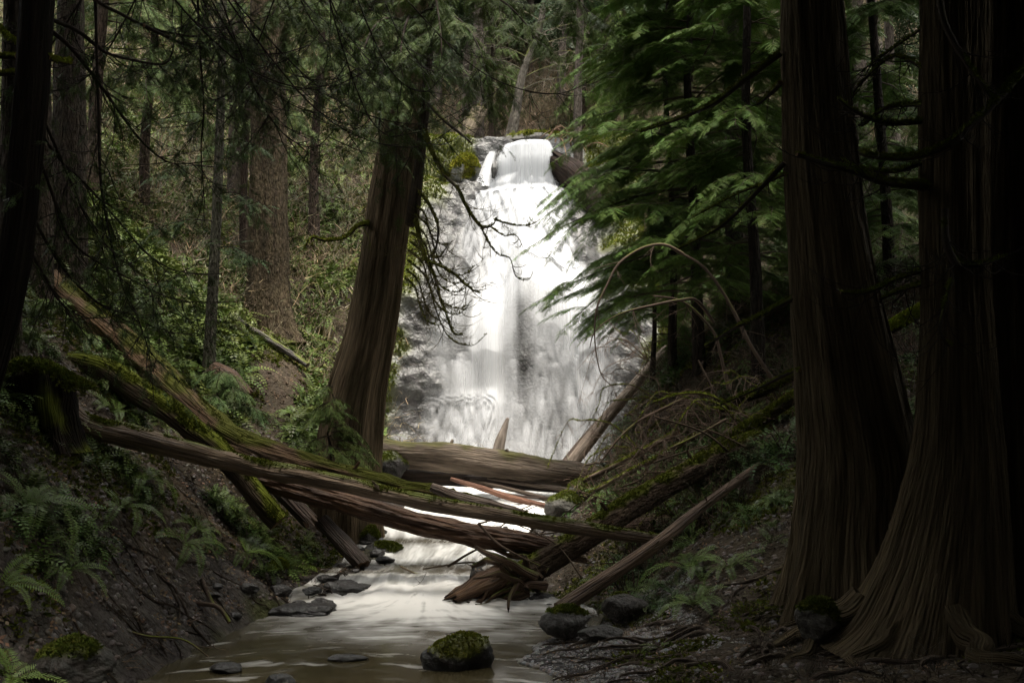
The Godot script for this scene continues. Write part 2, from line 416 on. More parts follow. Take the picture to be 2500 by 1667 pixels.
# the falls: height, left edge, right edge
var falls := [[0.96, -2.70, 2.74], [1.45, -2.65, 2.82], [2.08, -2.55, 2.99], [2.58, -2.43, 3.11], [3.35, -2.33, 3.21], [4.42, -2.33, 3.07], [5.25, -2.28, 2.92], [6.12, -2.05, 2.66], [6.98, -1.85, 2.39], [7.95, -1.87, 2.28], [8.95, -1.87, 2.10], [9.95, -1.77, 2.05], [10.94, -1.48, 2.02], [11.47, -1.10, 1.82], [11.75, -0.60, 1.67], [12.39, -0.57, 1.65], [12.94, -0.51, 1.62], [13.25, -0.45, 1.53]]

var tps_w := PackedFloat64Array()
const GX0 := -40.0
const GD0 := -16.0
const GS := 0.3
const GW := 268
const GH := 290
var cache := PackedFloat32Array()

func tps_solve() -> void:
	var n: int = land.size()
	var m := n + 3
	var A := []
	for i in m:
		var row := PackedFloat64Array(); row.resize(m + 1); A.append(row)
	for i in n:
		for j in n:
			var dx: float = (land[i].x - land[j].x) * 0.1; var dz: float = (land[i].z - land[j].z) * 0.1
			var r2 := dx * dx + dz * dz
			A[i][j] = (r2 * log(r2) if r2 > 1e-9 else 0.0) + (0.004 if i == j else 0.0)
		var q := [1.0, land[i].x * 0.1, land[i].z * 0.1]
		for k in 3:
			A[i][n + k] = q[k]; A[n + k][i] = q[k]
		A[i][m] = land[i].y
	for i in m:
		var best := i
		for k in range(i + 1, m):
			if absf(A[k][i]) > absf(A[best][i]): best = k
		var tmp = A[i]; A[i] = A[best]; A[best] = tmp
		var row_i: PackedFloat64Array = A[i]
		for k in range(i + 1, m):
			var row_k: PackedFloat64Array = A[k]
			var f := row_k[i] / row_i[i]
			if f != 0.0:
				for j in range(i, m + 1): row_k[j] -= f * row_i[j]
			A[k] = row_k
	tps_w.resize(m)
	for i in range(m - 1, -1, -1):
		var s: float = A[i][m]
		for j in range(i + 1, m): s -= A[i][j] * tps_w[j]
		tps_w[i] = s / A[i][i]
	cache.resize(GW * GH)
	var px := PackedFloat64Array(); var pz := PackedFloat64Array()
	for p: Vector3 in land:
		px.append(p.x * 0.1); pz.append(p.z * 0.1)
	for b in GH:
		for a in GW:
			var x := (GX0 + a * GS) * 0.1; var z := -(GD0 + b * GS) * 0.1
			var h := tps_w[n] + tps_w[n + 1] * x + tps_w[n + 2] * z
			for i in n:
				var dx := x - px[i]; var dz := z - pz[i]
				var r2 := dx * dx + dz * dz + 1e-12
				h += tps_w[i] * r2 * log(r2)
			cache[b * GW + a] = h
func table(t: Array, x: float, k: int, by := 0) -> float:
	if x <= t[0][by]: return t[0][k]
	for i in range(1, t.size()):
		if x <= t[i][by]:
			return lerpf(t[i - 1][k], t[i][k], (x - t[i - 1][by]) / (t[i][by] - t[i - 1][by]))
	return t[-1][k]
func side_of(x: float) -> float:   # how far the rock face comes forward beside the falls, and turns back into the bank
	var s := absf(x - 0.3)
	return 0.45 * pow(maxf(0.0, s - 2.9), 1.3) - 3.2 * ss(3.9, 5.4, s)
func lip(x: float, y: float) -> float:   # the ledges do not run level
	return (1.0 * fn.get_noise_2d(x * 0.55, 11.0) + 0.45 * fn.get_noise_2d(x * 1.5, 4.0)) * ss(2.5, 5.0, y) * ss(11.2, 9.6, y)
func face_d(x: float, y: float) -> float: return table(face, y + lip(x, y), 1) - side_of(x)
func ground(x: float, z: float) -> float:
	var d := -z
	var a := clampf((x - GX0) / GS, 0, GW - 1.001); var b := clampf((d - GD0) / GS, 0, GH - 1.001)
	var ia := int(a); var ib := int(b); var fa := a - ia; var fbb := b - ib
	var i0 := ib * GW + ia
	var h := lerpf(lerpf(cache[i0], cache[i0 + 1], fa), lerpf(cache[i0 + GW], cache[i0 + GW + 1], fa), fbb)
	h += 0.16 * fb.get_noise_2d(x * 0.45, z * 0.45) * clampf((d - 2.0) * 0.15, 0.15, 2.2) + 0.07 * fb.get_noise_2d(x * 2.1, z * 2.1 + 40.0) + 0.05 * fr.get_noise_2d(x * 1.1, z * 1.1) + 0.025 * fb.get_noise_2d(x * 6.0, z * 6.0)
	if d > 1.0 and d < 24.8:
		var xl := table(creek, d, 1); var xr := table(creek, d, 2); var wl := table(creek, d, 3)
		xl += 0.18 * fn.get_noise_2d(d * 1.7, 3.0); xr += 0.14 * fn.get_noise_2d(d * 1.9, 9.0)
		var out := maxf(xl - x, x - xr)
		if out < 0.0:
			h = minf(h, wl - 0.06 - 0.45 * ss(0.0, 0.9, -out))
		else:
			var bank := wl + 0.02 + out * (0.9 if x < xl else 0.13)
			h = lerpf(minf(h, bank) if h > bank else maxf(h, wl + 0.02), h, ss(0.1, 1.3, out))
	var side := absf(x - 0.3)
	if d > 23.0 and side < 6.0:
		var dd := d + side_of(x)
		var fy := table(face, dd, 0, 1) - 0.7
		if fy < h: h = lerpf(fy, h, maxf(ss(3.6, 4.8, side), ss(33.5, 38.0, d)))
	return h
func on_ground(x: float, z: float, lift := 0.0) -> Vector3: return Vector3(x, ground(x, z) + lift, z)
func slope_up(x: float, z: float) -> Vector3:
	var e := 0.25
	return Vector3(ground(x - e, z) - ground(x + e, z), 2.0 * e, ground(x, z - e) - ground(x, z + e)).normalized()

func build_ground() -> void:
	var xs := []; var ds := []
	var x := -60.0
	while x < 60.0:
		xs.append(x); x += clampf(0.085 + 0.045 * maxf(0, absf(x) - 5.0), 0.085, 2.5)
	var d := -30.0
	while d < 90.0:
		ds.append(d); d += (1.0 if d < 3.0 else clampf(0.085 + 0.008 * maxf(0, d - 9.0), 0.085, 1.6))
	var v := PackedVector3Array(); var c := PackedColorArray(); var ix := PackedInt32Array()
	var W := xs.size()
	for dv: float in ds:
		for xv: float in xs:
			var h := ground(xv, -dv)
			v.append(Vector3(xv, h, -dv))
			var q := fb.get_noise_2d(xv * 0.9, dv * 0.9); var q2 := fb.get_noise_2d(xv * 3.7 + 50.0, dv * 3.7)
			var k := Color(0.068, 0.052, 0.034).lerp(Color(0.038, 0.030, 0.021), clampf(0.5 + q * 1.3, 0, 1))
			k = k.lerp(Color(0.115, 0.092, 0.062), ss(0.15, 0.5, q2) * 0.6)
			# gravel along the creek, moss in patches on the banks
			if dv > 3.0 and dv < 20.0:
				var out := maxf(table(creek, dv, 1) - xv, xv - table(creek, dv, 2))
				k = k.lerp(Color(0.085, 0.08, 0.077) * (0.75 + 0.5 * q2), ss(1.5 + q, 0.5 + q, out) * (1.0 if xv > -1.0 else 0.6))
			k = k.lerp(Color(0.07, 0.08, 0.018), ss(0.12, 0.35, fb.get_noise_2d(xv * 0.6 + 90.0, dv * 0.6)) * ss(6.0, 12.0, dv) * 0.8)
			c.append(k)
	for i in ds.size() - 1:
		for j in W - 1:
			var a := i * W + j
			ix.append_array([a, a + 1, a + W, a + 1, a + W + 1, a + W])
	var nn := oriented(v, ix, Vector3.UP)
	var g := mi("ground", commit(v, nn, PackedVector2Array(), c, ix), M.soil)
	tag(g, "dark forest soil of the creek banks and hillside", "ground", "", "structure")

func build_cliff() -> void:
	var v := PackedVector3Array(); var c := PackedColorArray(); var ix := PackedInt32Array()
	var W := 150; var H := 230
	var yy := []
	var acc := [0.0]
	for i in range(1, face.size()): acc.append(acc[i - 1] + Vector2(face[i][0] - face[i - 1][0], face[i][1] - face[i - 1][1]).length())
	for i in H:
		var s: float = acc[-1] * i / (H - 1.0)
		var k := 1
		while k < acc.size() - 1 and acc[k] < s: k += 1
		var t: float = (s - acc[k - 1]) / (acc[k] - acc[k - 1])
		yy.append([lerpf(face[k - 1][0], face[k][0], t), lerpf(face[k - 1][1], face[k][1], t)])
	for i in H:
		for j in W:
			var x := -5.1 + 10.8 * j / (W - 1.0)
			var y: float = yy[i][0]; var d: float = table(face, y + lip(x, y), 1) - side_of(x) if y > 2.0 and y < 11.5 else yy[i][1] - side_of(x)
			# slanting beds and knobs
			var bed := y * 1.5 + x * 0.5 + 1.2 * fb.get_noise_2d(x * 0.5, y * 0.5)
			var st := 0.5 + fr.get_noise_2d(bed * 0.9, x * 0.25)
			var rel := 0.22 * (st - 0.5) + 0.85 * fr.get_noise_3d(x * 0.35, y * 0.35, d * 0.3) + 0.28 * fr.get_noise_3d(x * 1.1, y * 1.3, 5.0) + 0.10 * fr.get_noise_3d(x * 3.0, y * 3.0, 1.0)
			var inside := minf(x - table(falls, y, 1), table(falls, y, 2) - x)
			rel *= lerpf(1.0, 0.25, ss(0.0, 0.9, inside + 0.3 * fn.get_noise_2d(x, y)))      # worn smooth under the water
			v.append(Vector3(x, y + 0.35 * rel, -d + 0.55 * rel))
			var q := clampf(0.5 + fb.get_noise_2d(x * 1.3, y * 1.3), 0, 1)
			var k := Color(0.03, 0.029, 0.028).lerp(Color(0.085, 0.083, 0.08), q)
			var edge := maxf(table(falls, y, 1) - x, x - table(falls, y, 2))
			k = k.lerp(Color(0.09, 0.10, 0.02), ss(0.7, 1.4, edge + 0.9 * fb.get_noise_2d(x * 1.1 + 7.0, y * 1.1)) * 0.85)
			c.append(k)
	for i in H - 1:
		for j in W - 1:
			var a := i * W + j
			ix.append_array([a, a + W, a + 1, a + 1, a + W, a + W + 1])
	var nn := oriented(v, ix, Vector3(0, 1, 1))
	var o := mi("cliff", commit(v, nn, PackedVector2Array(), c, ix), M.rock_wet)
	tag(o, "wet dark rock face behind and beside the waterfall", "cliff", "", "structure")
	# moss cushions on the rock beside the water
	var xf := []; var cols := []
	rng.seed = 77
	for i in range(2, H - 2):
		for j in range(1, W - 1):
			var p := v[i * W + j]
			if c[i * W + j].g > c[i * W + j].b * 2.4:
				for k in 2:
					var q := p + Vector3(rf(-0.06, 0.06), rf(-0.05, 0.05), 0)
					xf.append(Transform3D(basis_from(Vector3(rf(-1, 1), 0, rf(-1, 1)), nn[i * W + j], rf(0.04, 0.09)), q)); cols.append(tone(Color(0.10, 0.115, 0.02), 0.4))
	if xf.size(): scatter("moss", MESH.tuft, M.moss, xf, cols, o)

# ------------------------------------------------------------------ water
func build_stream() -> void:
	# what the water carries: peaty brown with streaks and fans of foam, drawn over x -6..6 and distance 2..26
	var TW := 900; var TH := 1400
	var im := Image.create(TW, TH, false, Image.FORMAT_RGB8)
	var murk := Color(0.030, 0.027, 0.014)
	var n1 := FastNoiseLite.new(); n1.seed = 31; n1.noise_type = FastNoiseLite.TYPE_PERLIN; n1.frequency = 1.0; n1.fractal_octaves = 4
	for b in TH:
		var d := 2.0 + 24.0 * (b + 0.5) / TH
		var xl := table(creek, d, 1); var xr := table(creek, d, 2)
		var fall_zone := ss(10.55, 11.0, d) * ss(11.9, 11.5, d) * 0.55 + ss(12.4, 12.8, d) * ss(13.7, 13.2, d) * 0.55 + ss(13.8, 14.3, d) * 0.75
		for a in TW:
			var x := -6.0 + 12.0 * (a + 0.5) / TW
			if x < xl - 0.5 or x > xr + 0.6:
				im.set_pixel(a, b, murk); continue
			var w := (x - xl) / (xr - xl)
			# a fan of foam below the little cascade
			var rx := x + 1.15; var rd := 11.05 - d
			var R := sqrt(rx * rx + rd * rd); var th := atan2(rx, rd)
			var f := 0.0
			var wob := 0.25 * n1.get_noise_2d(x * 0.8, d * 0.8)
			if rd > -0.2:
				var arc := n1.get_noise_2d(th * 2.2 + wob * 3.0, R * 1.6 + 3.0 * wob)
				var bow := d + 0.10 * rx * rx + 0.9 * wob
				var fine := n1.get_noise_2d(x * 1.1 + wob * 4.0, bow * 5.5)
				var finer := n1.get_noise_2d(x * 3.0 + 60.0, bow * 13.0)
				var ray := n1.get_noise_2d(th * 6.0 + wob * 2.0, R * 0.8)
				f = ss(1.7 + 1.8 * wob, 0.25, R) * (0.85 + 0.5 * ray)
				f += (0.42 + 0.75 * arc + 0.5 * fine + 0.35 * ray + 0.2 * finer) * ss(2.7 + 1.6 * wob, 0.9, R) * 1.1
				# lines of scum drifting on down the pool
				var cu := x + 1.5 * n1.get_noise_2d(x * 0.35, d * 0.35) + 0.25 * (d - 7.5)
				f += 0.34 * ss(0.18, 0.55, n1.get_noise_2d(cu * 0.55 + 5.0, bow * 4.2 + 9.0) + 0.5 * fine + 0.3 * finer) * ss(11.0, 9.0, d)
				f += 0.06 * ss(0.1, 0.5, finer + fine)
			else:
				var st := 0.5 + 0.8 * n1.get_noise_2d(w * 9.0 + wob * 2.0, d * 1.1) + 0.4 * n1.get_noise_2d(w * 26.0, d * 2.2)
				f = fall_zone * (0.7 + st) + 0.5 * st * st
			f = clampf(f, 0, 1)
			var k := murk.lerp(Color(0.06, 0.048, 0.024), clampf(0.5 + n1.get_noise_2d(x * 0.7, d * 0.5 + 50.0), 0, 1)).lerp(Color(0.80, 0.79, 0.76), f)
			im.set_pixel(a, b, k.linear_to_srgb())
	var tex := ImageTexture.create_from_image(im)
	var v := PackedVector3Array(); var uv := PackedVector2Array(); var ix := PackedInt32Array()
	var d := 2.0; var W := 70; var rows := 0
	while d < 24.6:
		var xl := table(creek, d, 1) - 0.45; var xr := table(creek, d, 2) + 0.5
		var wl := table(creek, d, 3)
		var rush := ss(10.4, 10.8, d) * ss(12.0, 11.5, d) + ss(12.4, 12.7, d) * ss(13.6, 13.2, d) * 0.8 + ss(13.7, 14.2, d)
		for j in W:
			var x := lerpf(xl, xr, j / (W - 1.0))
			var h := wl + 0.006 * fb.get_noise_2d(x * 2.0, d * 1.2) * (1.0 - rush) * ss(3.0, 9.0, d) * 2.0
			h += rush * (0.10 * fb.get_noise_2d(x * 1.6, d * 0.9 + 3.0) + 0.05 * fr.get_noise_2d(x * 2.4, d * 1.1))
			v.append(Vector3(x, h, -d)); uv.append(Vector2((x + 6.0) / 12.0, (d - 2.0) / 24.0))
		rows += 1
		d += 0.055
	for i in rows - 1:
		for j in W - 1:
			var a := i * W + j
			ix.append_array([a, a + 1, a + W, a + 1, a + W + 1, a + W])
	var nn := oriented(v, ix, Vector3.UP)
	var m := StandardMaterial3D.new(); m.resource_name = "creek_water"
	m.albedo_texture = tex; m.roughness = 0.16; m.metallic_specular = 0.5
	m.cull_mode = BaseMaterial3D.CULL_DISABLED
	var o := mi("creek_water", commit(v, nn, uv, PackedColorArray(), ix), m)
	tag(o, "peaty brown creek water streaked with white foam", "water", "", "structure")

func veil_material() -> StandardMaterial3D:
	var n := FastNoiseLite.new(); n.seed = 41; n.noise_type = FastNoiseLite.TYPE_PERLIN; n.frequency = 1.0; n.fractal_octaves = 5; n.fractal_gain = 0.6
	var S := 512
	var im := Image.create(S, S, false, Image.FORMAT_RGBA8)
	for b in S:
		var y := float(b) / S
		for a in S:
			# long threads of falling water, drawn out along v; both ends meet
			var u := a * 64.0 / S
			var p := n.get_noise_2d(u, y * 1.2) * (1.0 - y) + n.get_noise_2d(u, y * 1.2 - 1.2) * y
			var q := n.get_noise_2d(u * 0.25 + 200.0, y * 0.8) * (1.0 - y) + n.get_noise_2d(u * 0.25 + 200.0, y * 0.8 - 0.8) * y
			im.set_pixel(a, b, Color(1, 1, 1, clampf(0.72 + 0.55 * p + 0.5 * q, 0.02, 1.0)))
	var m := StandardMaterial3D.new(); m.resource_name = "falling_water"
	m.albedo_color = lin(0.60, 0.61, 0.63); m.albedo_texture = ImageTexture.create_from_image(im)
	m.transparency = BaseMaterial3D.TRANSPARENCY_ALPHA
	m.vertex_color_use_as_albedo = true
	m.roughness = 0.6; m.metallic_specular = 0.3
	m.backlight_enabled = true; m.backlight = Color(0.5, 0.5, 0.5)
	m.cull_mode = BaseMaterial3D.CULL_DISABLED
	return m
func build_falls() -> void:
	var vm := veil_material()
	var root := Node3D.new(); root.name = "waterfall"; add_child(root)
	tag(root, "tall white waterfall spreading down the rock face", "waterfall", "", "structure")
	rng.seed = 5
	# three curtains, one before the other, stepping down over rounded ledges
	for layer in 3:
		var v := PackedVector3Array(); var uv := PackedVector2Array(); var c := PackedColorArray(); var ix := PackedInt32Array()
		var W := 150; var H := 340
		for i in H:
			var y := 0.85 + 12.45 * i / (H - 1.0)
			var xl := table(falls, y, 1); var xr := table(falls, y, 2)
			for j in W:
				var w := -0.06 + 1.12 * j / (W - 1.0)
				var x := lerpf(xl, xr, w)
				var d := face_d(x, y)
				var rel := 0.40 * fn.get_noise_3d(x * 0.4, y * 0.25, d * 0.2) + 0.14
				# free fall below the lip at 6.6 m; ledges elsewhere, each with its own height
				var yl := y + lip(x, y)
				var leap := 0.55 * ss(3.0, 6.2, yl) * ss(7.8, 6.4, yl) + 0.35 * ss(11.0, 12.4, y) * ss(13.3, 12.8, y)
				var low_left := ss(0.40, 0.30, w) * ss(3.5, 2.9, y)
				var low_right := ss(0.36, 0.50, w) * ss(5.6, 3.8, y + 0.8 * fn.get_noise_2d(x * 1.0, 2.0))
				var high := ss(6.8, 7.5, yl) * ss(11.2, 10.9, y)
				var steps := maxf(maxf(low_left, low_right), high)
				var rate := 1.25 * low_left + 0.72 * low_right + 0.95 * high
				var ph := y * maxf(rate, 0.5) + 1.9 * fn.get_noise_2d(x * 1.25 + layer * 3.0, 0.7) + 0.35 * fn.get_noise_2d(x * 2.6, 5.0 + layer)
				var st := ph - floorf(ph)     # 1 at a ledge's brink, 0 at its foot
				var arch := steps * (0.17 * (1.0 - st * st) * ss(0.0, 0.25, st) + 0.05)
				var stand := 0.28 + 0.34 * ss(0.12, 0.4, w) * ss(1.02, 0.85, w)
				v.append(Vector3(x, y, -d + stand + rel * 0.8 + leap + arch + 0.09 * layer + 0.06 * fn.get_noise_2d(x * 1.2 + layer * 9.0, y * 0.2)))
				uv.append(Vector2((x * 0.26 + 0.003 * fb.get_noise_2d(x, y * 0.7) + layer * 0.37), y * 0.075 + layer * 0.2 ))
				var edge := 0.07 * fb.get_noise_2d(y * 1.1, 1.0 + layer)
				var rim := ss(-0.06, 0.12, w + edge) * ss(1.06, 0.88, w + 0.07 * fb.get_noise_2d(y * 1.1, 8.0 + layer))
				# how much water runs where: full at the top, a strong column left of the middle, thin over the bare ribs
				var body := 0.85 * ss(5.2, 7.4, yl)
				body = maxf(body, 0.85 * exp(-pow((w - 0.33) / 0.08, 2.0)) * ss(0.5, 2.0, y))
				body = maxf(body, 0.42 + 0.22 * ss(3.0, 6.5, y) + 0.55 * fn.get_noise_2d(w * 6.5 + 3.0 + layer * 0.3, y * 0.10) + 0.25 * fn.get_noise_2d(w * 17.0 + layer, y * 0.12))
				body *= lerpf(1.0, 0.45 + 0.75 * ss(0.0, 0.8, st) * ss(1.0, 0.88, st), maxf(maxf(low_left * 0.8, low_right * 0.5), high * 0.35))
				body -= 0.45 * exp(-pow((w - 0.50) / 0.06, 2.0)) * ss(6.6, 5.8, y) * ss(2.0, 4.0, y)
				body -= 0.55 * exp(-pow((w - 0.17) / 0.05, 2.0)) * ss(6.8, 6.2, y) * ss(3.6, 4.4, y)
				body -= 0.55 * ss(0.38, 0.16, w + 0.12 * fb.get_noise_2d(y * 1.5, x)) * ss(10.6, 9.8, y) * ss(6.2, 7.0, y)
				body += 0.15 * ss(11.2, 11.6, y)
				var crest := 13.30 - 0.75 * pow(absf(w * 2.0 - 1.02), 3.0) - 0.10 * fn.get_noise_2d(x * 2.5, 3.0)
				body *= ss(crest, crest - 0.22, y)
				c.append(Color(1, 1, 1, clampf(body * rim * (0.75 if layer < 2 else 0.6), 0, 1)))
		for i in H - 1:
			for j in W - 1:
				var a := i * W + j
				ix.append_array([a, a + W, a + 1, a + 1, a + W, a + W + 1])
		var nn := oriented(v, ix, Vector3(0, 0.3, 1))
		mi("curtain", commit(v, nn, uv, c, ix), vm, root)
	# plumes: water that shoots over a knob of rock and falls away in a rounded sheaf
	var plumes := []
	for k in 34: plumes.append([rf(0.0, 0.36), rf(1.3, 3.1), rf(0.14, 0.34), rf(0.6, 1.3)])
	for k in 34: plumes.append([rf(0.40, 1.0), rf(1.6, 4.6), rf(0.16, 0.4), rf(0.8, 2.0)])
	for k in 12: plumes.append([rf(0.0, 0.22), rf(3.9, 4.5), rf(0.22, 0.45), rf(1.2, 2.0)])
	for k in 10: plumes.append([rf(0.0, 0.5), rf(7.0, 10.6), rf(0.12, 0.34), rf(0.5, 1.2)])
	for k in 14: plumes.append([rf(0.1, 0.95), rf(11.2, 11.6), rf(0.12, 0.25), rf(0.3, 0.6)])
	for k in 10: plumes.append([rf(-0.1, 0.1), rf(7.0, 9.8), rf(0.15, 0.3), rf(0.6, 1.2)])
	var v2 := PackedVector3Array(); var uv2 := PackedVector2Array(); var c2 := PackedColorArray(); var ix2 := PackedInt32Array()
	for p: Array in plumes:
		var y0: float = p[1]
		var x0 := lerpf(table(falls, y0, 1), table(falls, y0, 2), p[0])
		var wd: float = p[2]; var drop: float = p[3]
		var z0 := -face_d(x0, y0) + 0.62 + 0.4 * fr.get_noise_3d(x0 * 0.35, y0 * 0.35, 8.0)
		var u0 := rf(0, 1); var str_ := rf(0.08, 0.28)
		var base := v2.size()
		var drift := rf(-0.15, 0.15)
		for i in 13:
			var t := i / 12.0
			var yy := y0 + 0.10 * sin(minf(t * 5.0, PI)) * (1.0 - t) - drop * t * t
			var zz := z0 + 0.22 * sqrt(t) * (0.6 + drop * 0.5)
			var ww := wd * (0.35 + 0.75 * t)
			for j in 9:
				var s := j / 4.0 - 1.0
				v2.append(Vector3(x0 + drift * t + s * ww, yy - 0.35 * ww * s * s, zz + ww * 0.6 * (1.0 - s * s)))
				uv2.append(Vector2(u0 + s * ww * 0.2, t * 0.05 + u0))
				c2.append(Color(1, 1, 1, str_ * ss(-0.05, 0.3, t) * ss(1.0, 0.3, t) * pow(1.0 - s * s, 1.3)))
		for i in 12:
			for j in 8:
				var a := base + i * 9 + j
				ix2.append_array([a, a + 1, a + 9, a + 1, a + 10, a + 9])
	var n2 := oriented(v2, ix2, Vector3(0, 0.3, 1))
	var pl := mi("plumes", commit(v2, n2, uv2, c2, ix2), vm, root)
	pl.set_meta("kind", "stuff")
	# the side spill left of the crest
	var v3 := PackedVector3Array(); var uv3 := PackedVector2Array(); var c3 := PackedColorArray(); var ix3 := PackedInt32Array()
	for i in 20:
		var t := i / 19.0
		for j in 10:
			var s := j / 4.5 - 1.0
			v3.append(Vector3(lerpf(-0.75, -1.15, t) + s * lerpf(0.18, 0.33, t), lerpf(12.75, 11.2, t), -face_d(-1, lerpf(12.75, 11.2, t)) + 0.6 + 0.2 * t + 0.1 * (1 - s * s)))
			uv3.append(Vector2(s * 0.1 + 0.3, t * 0.12)); c3.append(Color(1, 1, 1, (1.0 - pow(absf(s), 3.0)) * ss(0.0, 0.2, t + 0.1)))
	for i in 19:
		for j in 9:
			var a := i * 10 + j
			ix3.append_array([a, a + 1, a + 10, a + 1, a + 11, a + 10])
	var n3 := oriented(v3, ix3, Vector3(0, 0.3, 1))
	mi("side_spill", commit(v3, n3, uv3, c3, ix3), vm, root)

# ------------------------------------------------------------------ trees
func rel(p: Array, o: Vector3) -> Array:
	var q := []
	for a in p: q.append(a - o)
	return q
func strut(v: PackedVector3Array, c: PackedColorArray, ix: PackedInt32Array, p: Array, r0: float, r1: float, col: Color) -> void:   # a thin four-sided limb
	var base := v.size(); var n := p.size()
	for i in n:
		var t: Vector3 = (p[mini(i + 1, n - 1)] - p[maxi(i - 1, 0)]).normalized()
		var s := t.cross(Vector3(0.21, 1, 0.13)).normalized(); var u := s.cross(t)
		var r := lerpf(r0, r1, i / (n - 1.0))
		for k in 4:
			v.append(p[i] + (s * cos(k * PI / 2) + u * sin(k * PI / 2)) * r); c.append(col)
	for i in n - 1:
		for k in 4:
			var a := base + i * 4 + k; var b := base + i * 4 + (k + 1) % 4
			ix.append_array([a, b, a + 4, b, b + 4, a + 4])
# sprays of foliage along a limb's polyline
func sprays(xf: Array, cols: Array, p: Array, o: Dictionary, from := 0.15) -> void:
	var gap: float = o.get("gap", 0.14); var size: float = o.get("size", 0.4); var col: Color = o.get("col", Color(0.03, 0.055, 0.02)); var hang: float = o.get("hang", 0.5)
	var total := 0.0
	for i in p.size() - 1: total += p[i].distance_to(p[i + 1])
	var s := total * from; var walked := 0.0
	for i in p.size() - 1:
		var a: Vector3 = p[i]; var b: Vector3 = p[i + 1]
		var L := a.distance_to(b)
		var t := (b - a) / maxf(L, 1e-5)
		var side := t.cross(Vector3.UP).normalized()
		while s < walked + L:
			var q := a + t * (s - walked)
			var f := s / total
			for sg: float in [-1.0, 1.0]:
				if rf(0, 1) < o.get("keep", 0.9):
					var dir: Vector3 = (t * rf(0.25, 0.9) + side * sg * rf(0.5, 1.0) + Vector3(0, -hang * rf(0.2, 1.2), 0)).normalized()
					xf.append(Transform3D(basis_from(dir, Vector3(rf(-0.4, 0.4), 1, rf(-0.4, 0.4)), size * rf(0.6, 1.25) * (1.0 - 0.35 * f)), q))
					cols.append(tone(col, 0.35))
			s += gap * rf(0.7, 1.3)
		walked += L
	if rf(0, 1) < 0.95:
		var e: Vector3 = p[-1]; var t2: Vector3 = (p[-1] - p[-2]).normalized()
		xf.append(Transform3D(basis_from(t2 + Vector3(0, -hang * 0.4, 0), Vector3(rf(-0.3, 0.3), 1, rf(-0.3, 0.3)), size), e)); cols.append(tone(col, 0.3))
# o: r0 r1 h0 reach count lift sag size gap col mesh seed bark bark2 lean tip side(azimuth preference)
func conifer(called: String, label: String, base: Vector3, height: float, o: Dictionary, group := "") -> Node3D:
	rng.seed = int(o.get("seed", 1)) * 7919 + 13
	var root := thing(called, label, "tree", base, group)
	var lean: Vector3 = o.get("lean", Vector3.ZERO)
	var r0: float = o.get("r0", 0.3)
	var path := [Vector3(0, -0.5, 0), Vector3(0, 0.3, 0)]
	var rr := [r0 * 1.3, r0 * 1.15]
	for k in range(1, 6):
		var t := k / 5.0
		path.append(lean * t * height + Vector3(rf(-0.1, 0.1), height * t, rf(-0.1, 0.1))); rr.append(lerpf(r0, o.get("r1", r0 * 0.25), t))
	var topt := {"sides": o.get("sides", 12), "step": 0.35, "fibre": r0 * 0.10, "fibre_freq": 3.0, "col": o.get("bark", Color(0.07, 0.052, 0.04)), "col2": o.get("bark2", Color(0.035, 0.028, 0.022)), "seed": o.get("seed", 1), "flute": r0 * 0.3, "flute_h": 0.7, "moss": o.get("moss", 0.0)}
	mi("trunk", tube(path, rr, topt), M[o.get("bark_mat", "bark_scaly")], root)
	var v := PackedVector3Array(); var c := PackedColorArray(); var ix := PackedInt32Array()
	var xf := []; var cols := []
	var n: int = o.get("count", 60)
	for k in n:
		var f := (k + rf(0, 1)) / n
		var h: float = lerpf(o.get("h0", 0.3), 0.99, f) * height
		var az := rf(0, TAU)
		if o.has("side"): az = o.side + rf(-1, 1) * o.get("spread", PI)
		var L: float = o.get("reach", 2.5) * (1.0 - 0.85 * pow(f, o.get("taper", 1.0))) * rf(0.65, 1.2)
		var dir := Vector3(cos(az), 0, sin(az))
		var p0 := lean * (h / height) * height + Vector3(0, h, 0)
		var li: float = o.get("lift", 0.1) + rf(-0.15, 0.15); var sag: float = o.get("sag", 0.35) * rf(0.6, 1.4)
		var limb_p := []
		var wig := Vector3(rf(-1, 1), rf(-0.3, 0.3), rf(-1, 1)) * 0.08 * L
		for i in 6:
			var t := i / 5.0
			limb_p.append(p0 + dir * L * t + Vector3(0, L * (li * t - sag * t * t), 0) + wig * sin(t * 4.0))
		strut(v, c, ix, limb_p, maxf(0.012, L * 0.011), 0.004, Color(0.05, 0.04, 0.03))
		if o.get("leafy", true):
			sprays(xf, cols, limb_p, o, o.get("bare", 0.2))
			# side boughs make the limb a broad flat fan
			for b in int(o.get("boughs", 3)):
				var t := rf(0.25, 0.85)
				var q := p0 + dir * L * t + Vector3(0, L * (li * t - sag * t * t), 0)
				var sd := dir.rotated(Vector3.UP, rf(0.5, 1.1) * (1 if b % 2 == 0 else -1))
				var BL := L * (1.0 - t) * rf(0.6, 1.0) + 0.15
				var bp := []
				for i in 4: bp.append(q + sd * BL * i / 3.0 + Vector3(0, -BL * sag * pow(i / 3.0, 2.0), 0))
				strut(v, c, ix, bp, 0.007, 0.003, Color(0.05, 0.04, 0.03))
				sprays(xf, cols, bp, o, 0.1)
	if v.size():
		var br := mi("branches", commit(v, normals(v, ix), PackedVector2Array(), c, ix), M.twig, root); br.set_meta("kind", "stuff")
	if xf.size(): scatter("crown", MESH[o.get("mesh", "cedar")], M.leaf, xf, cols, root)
	return root
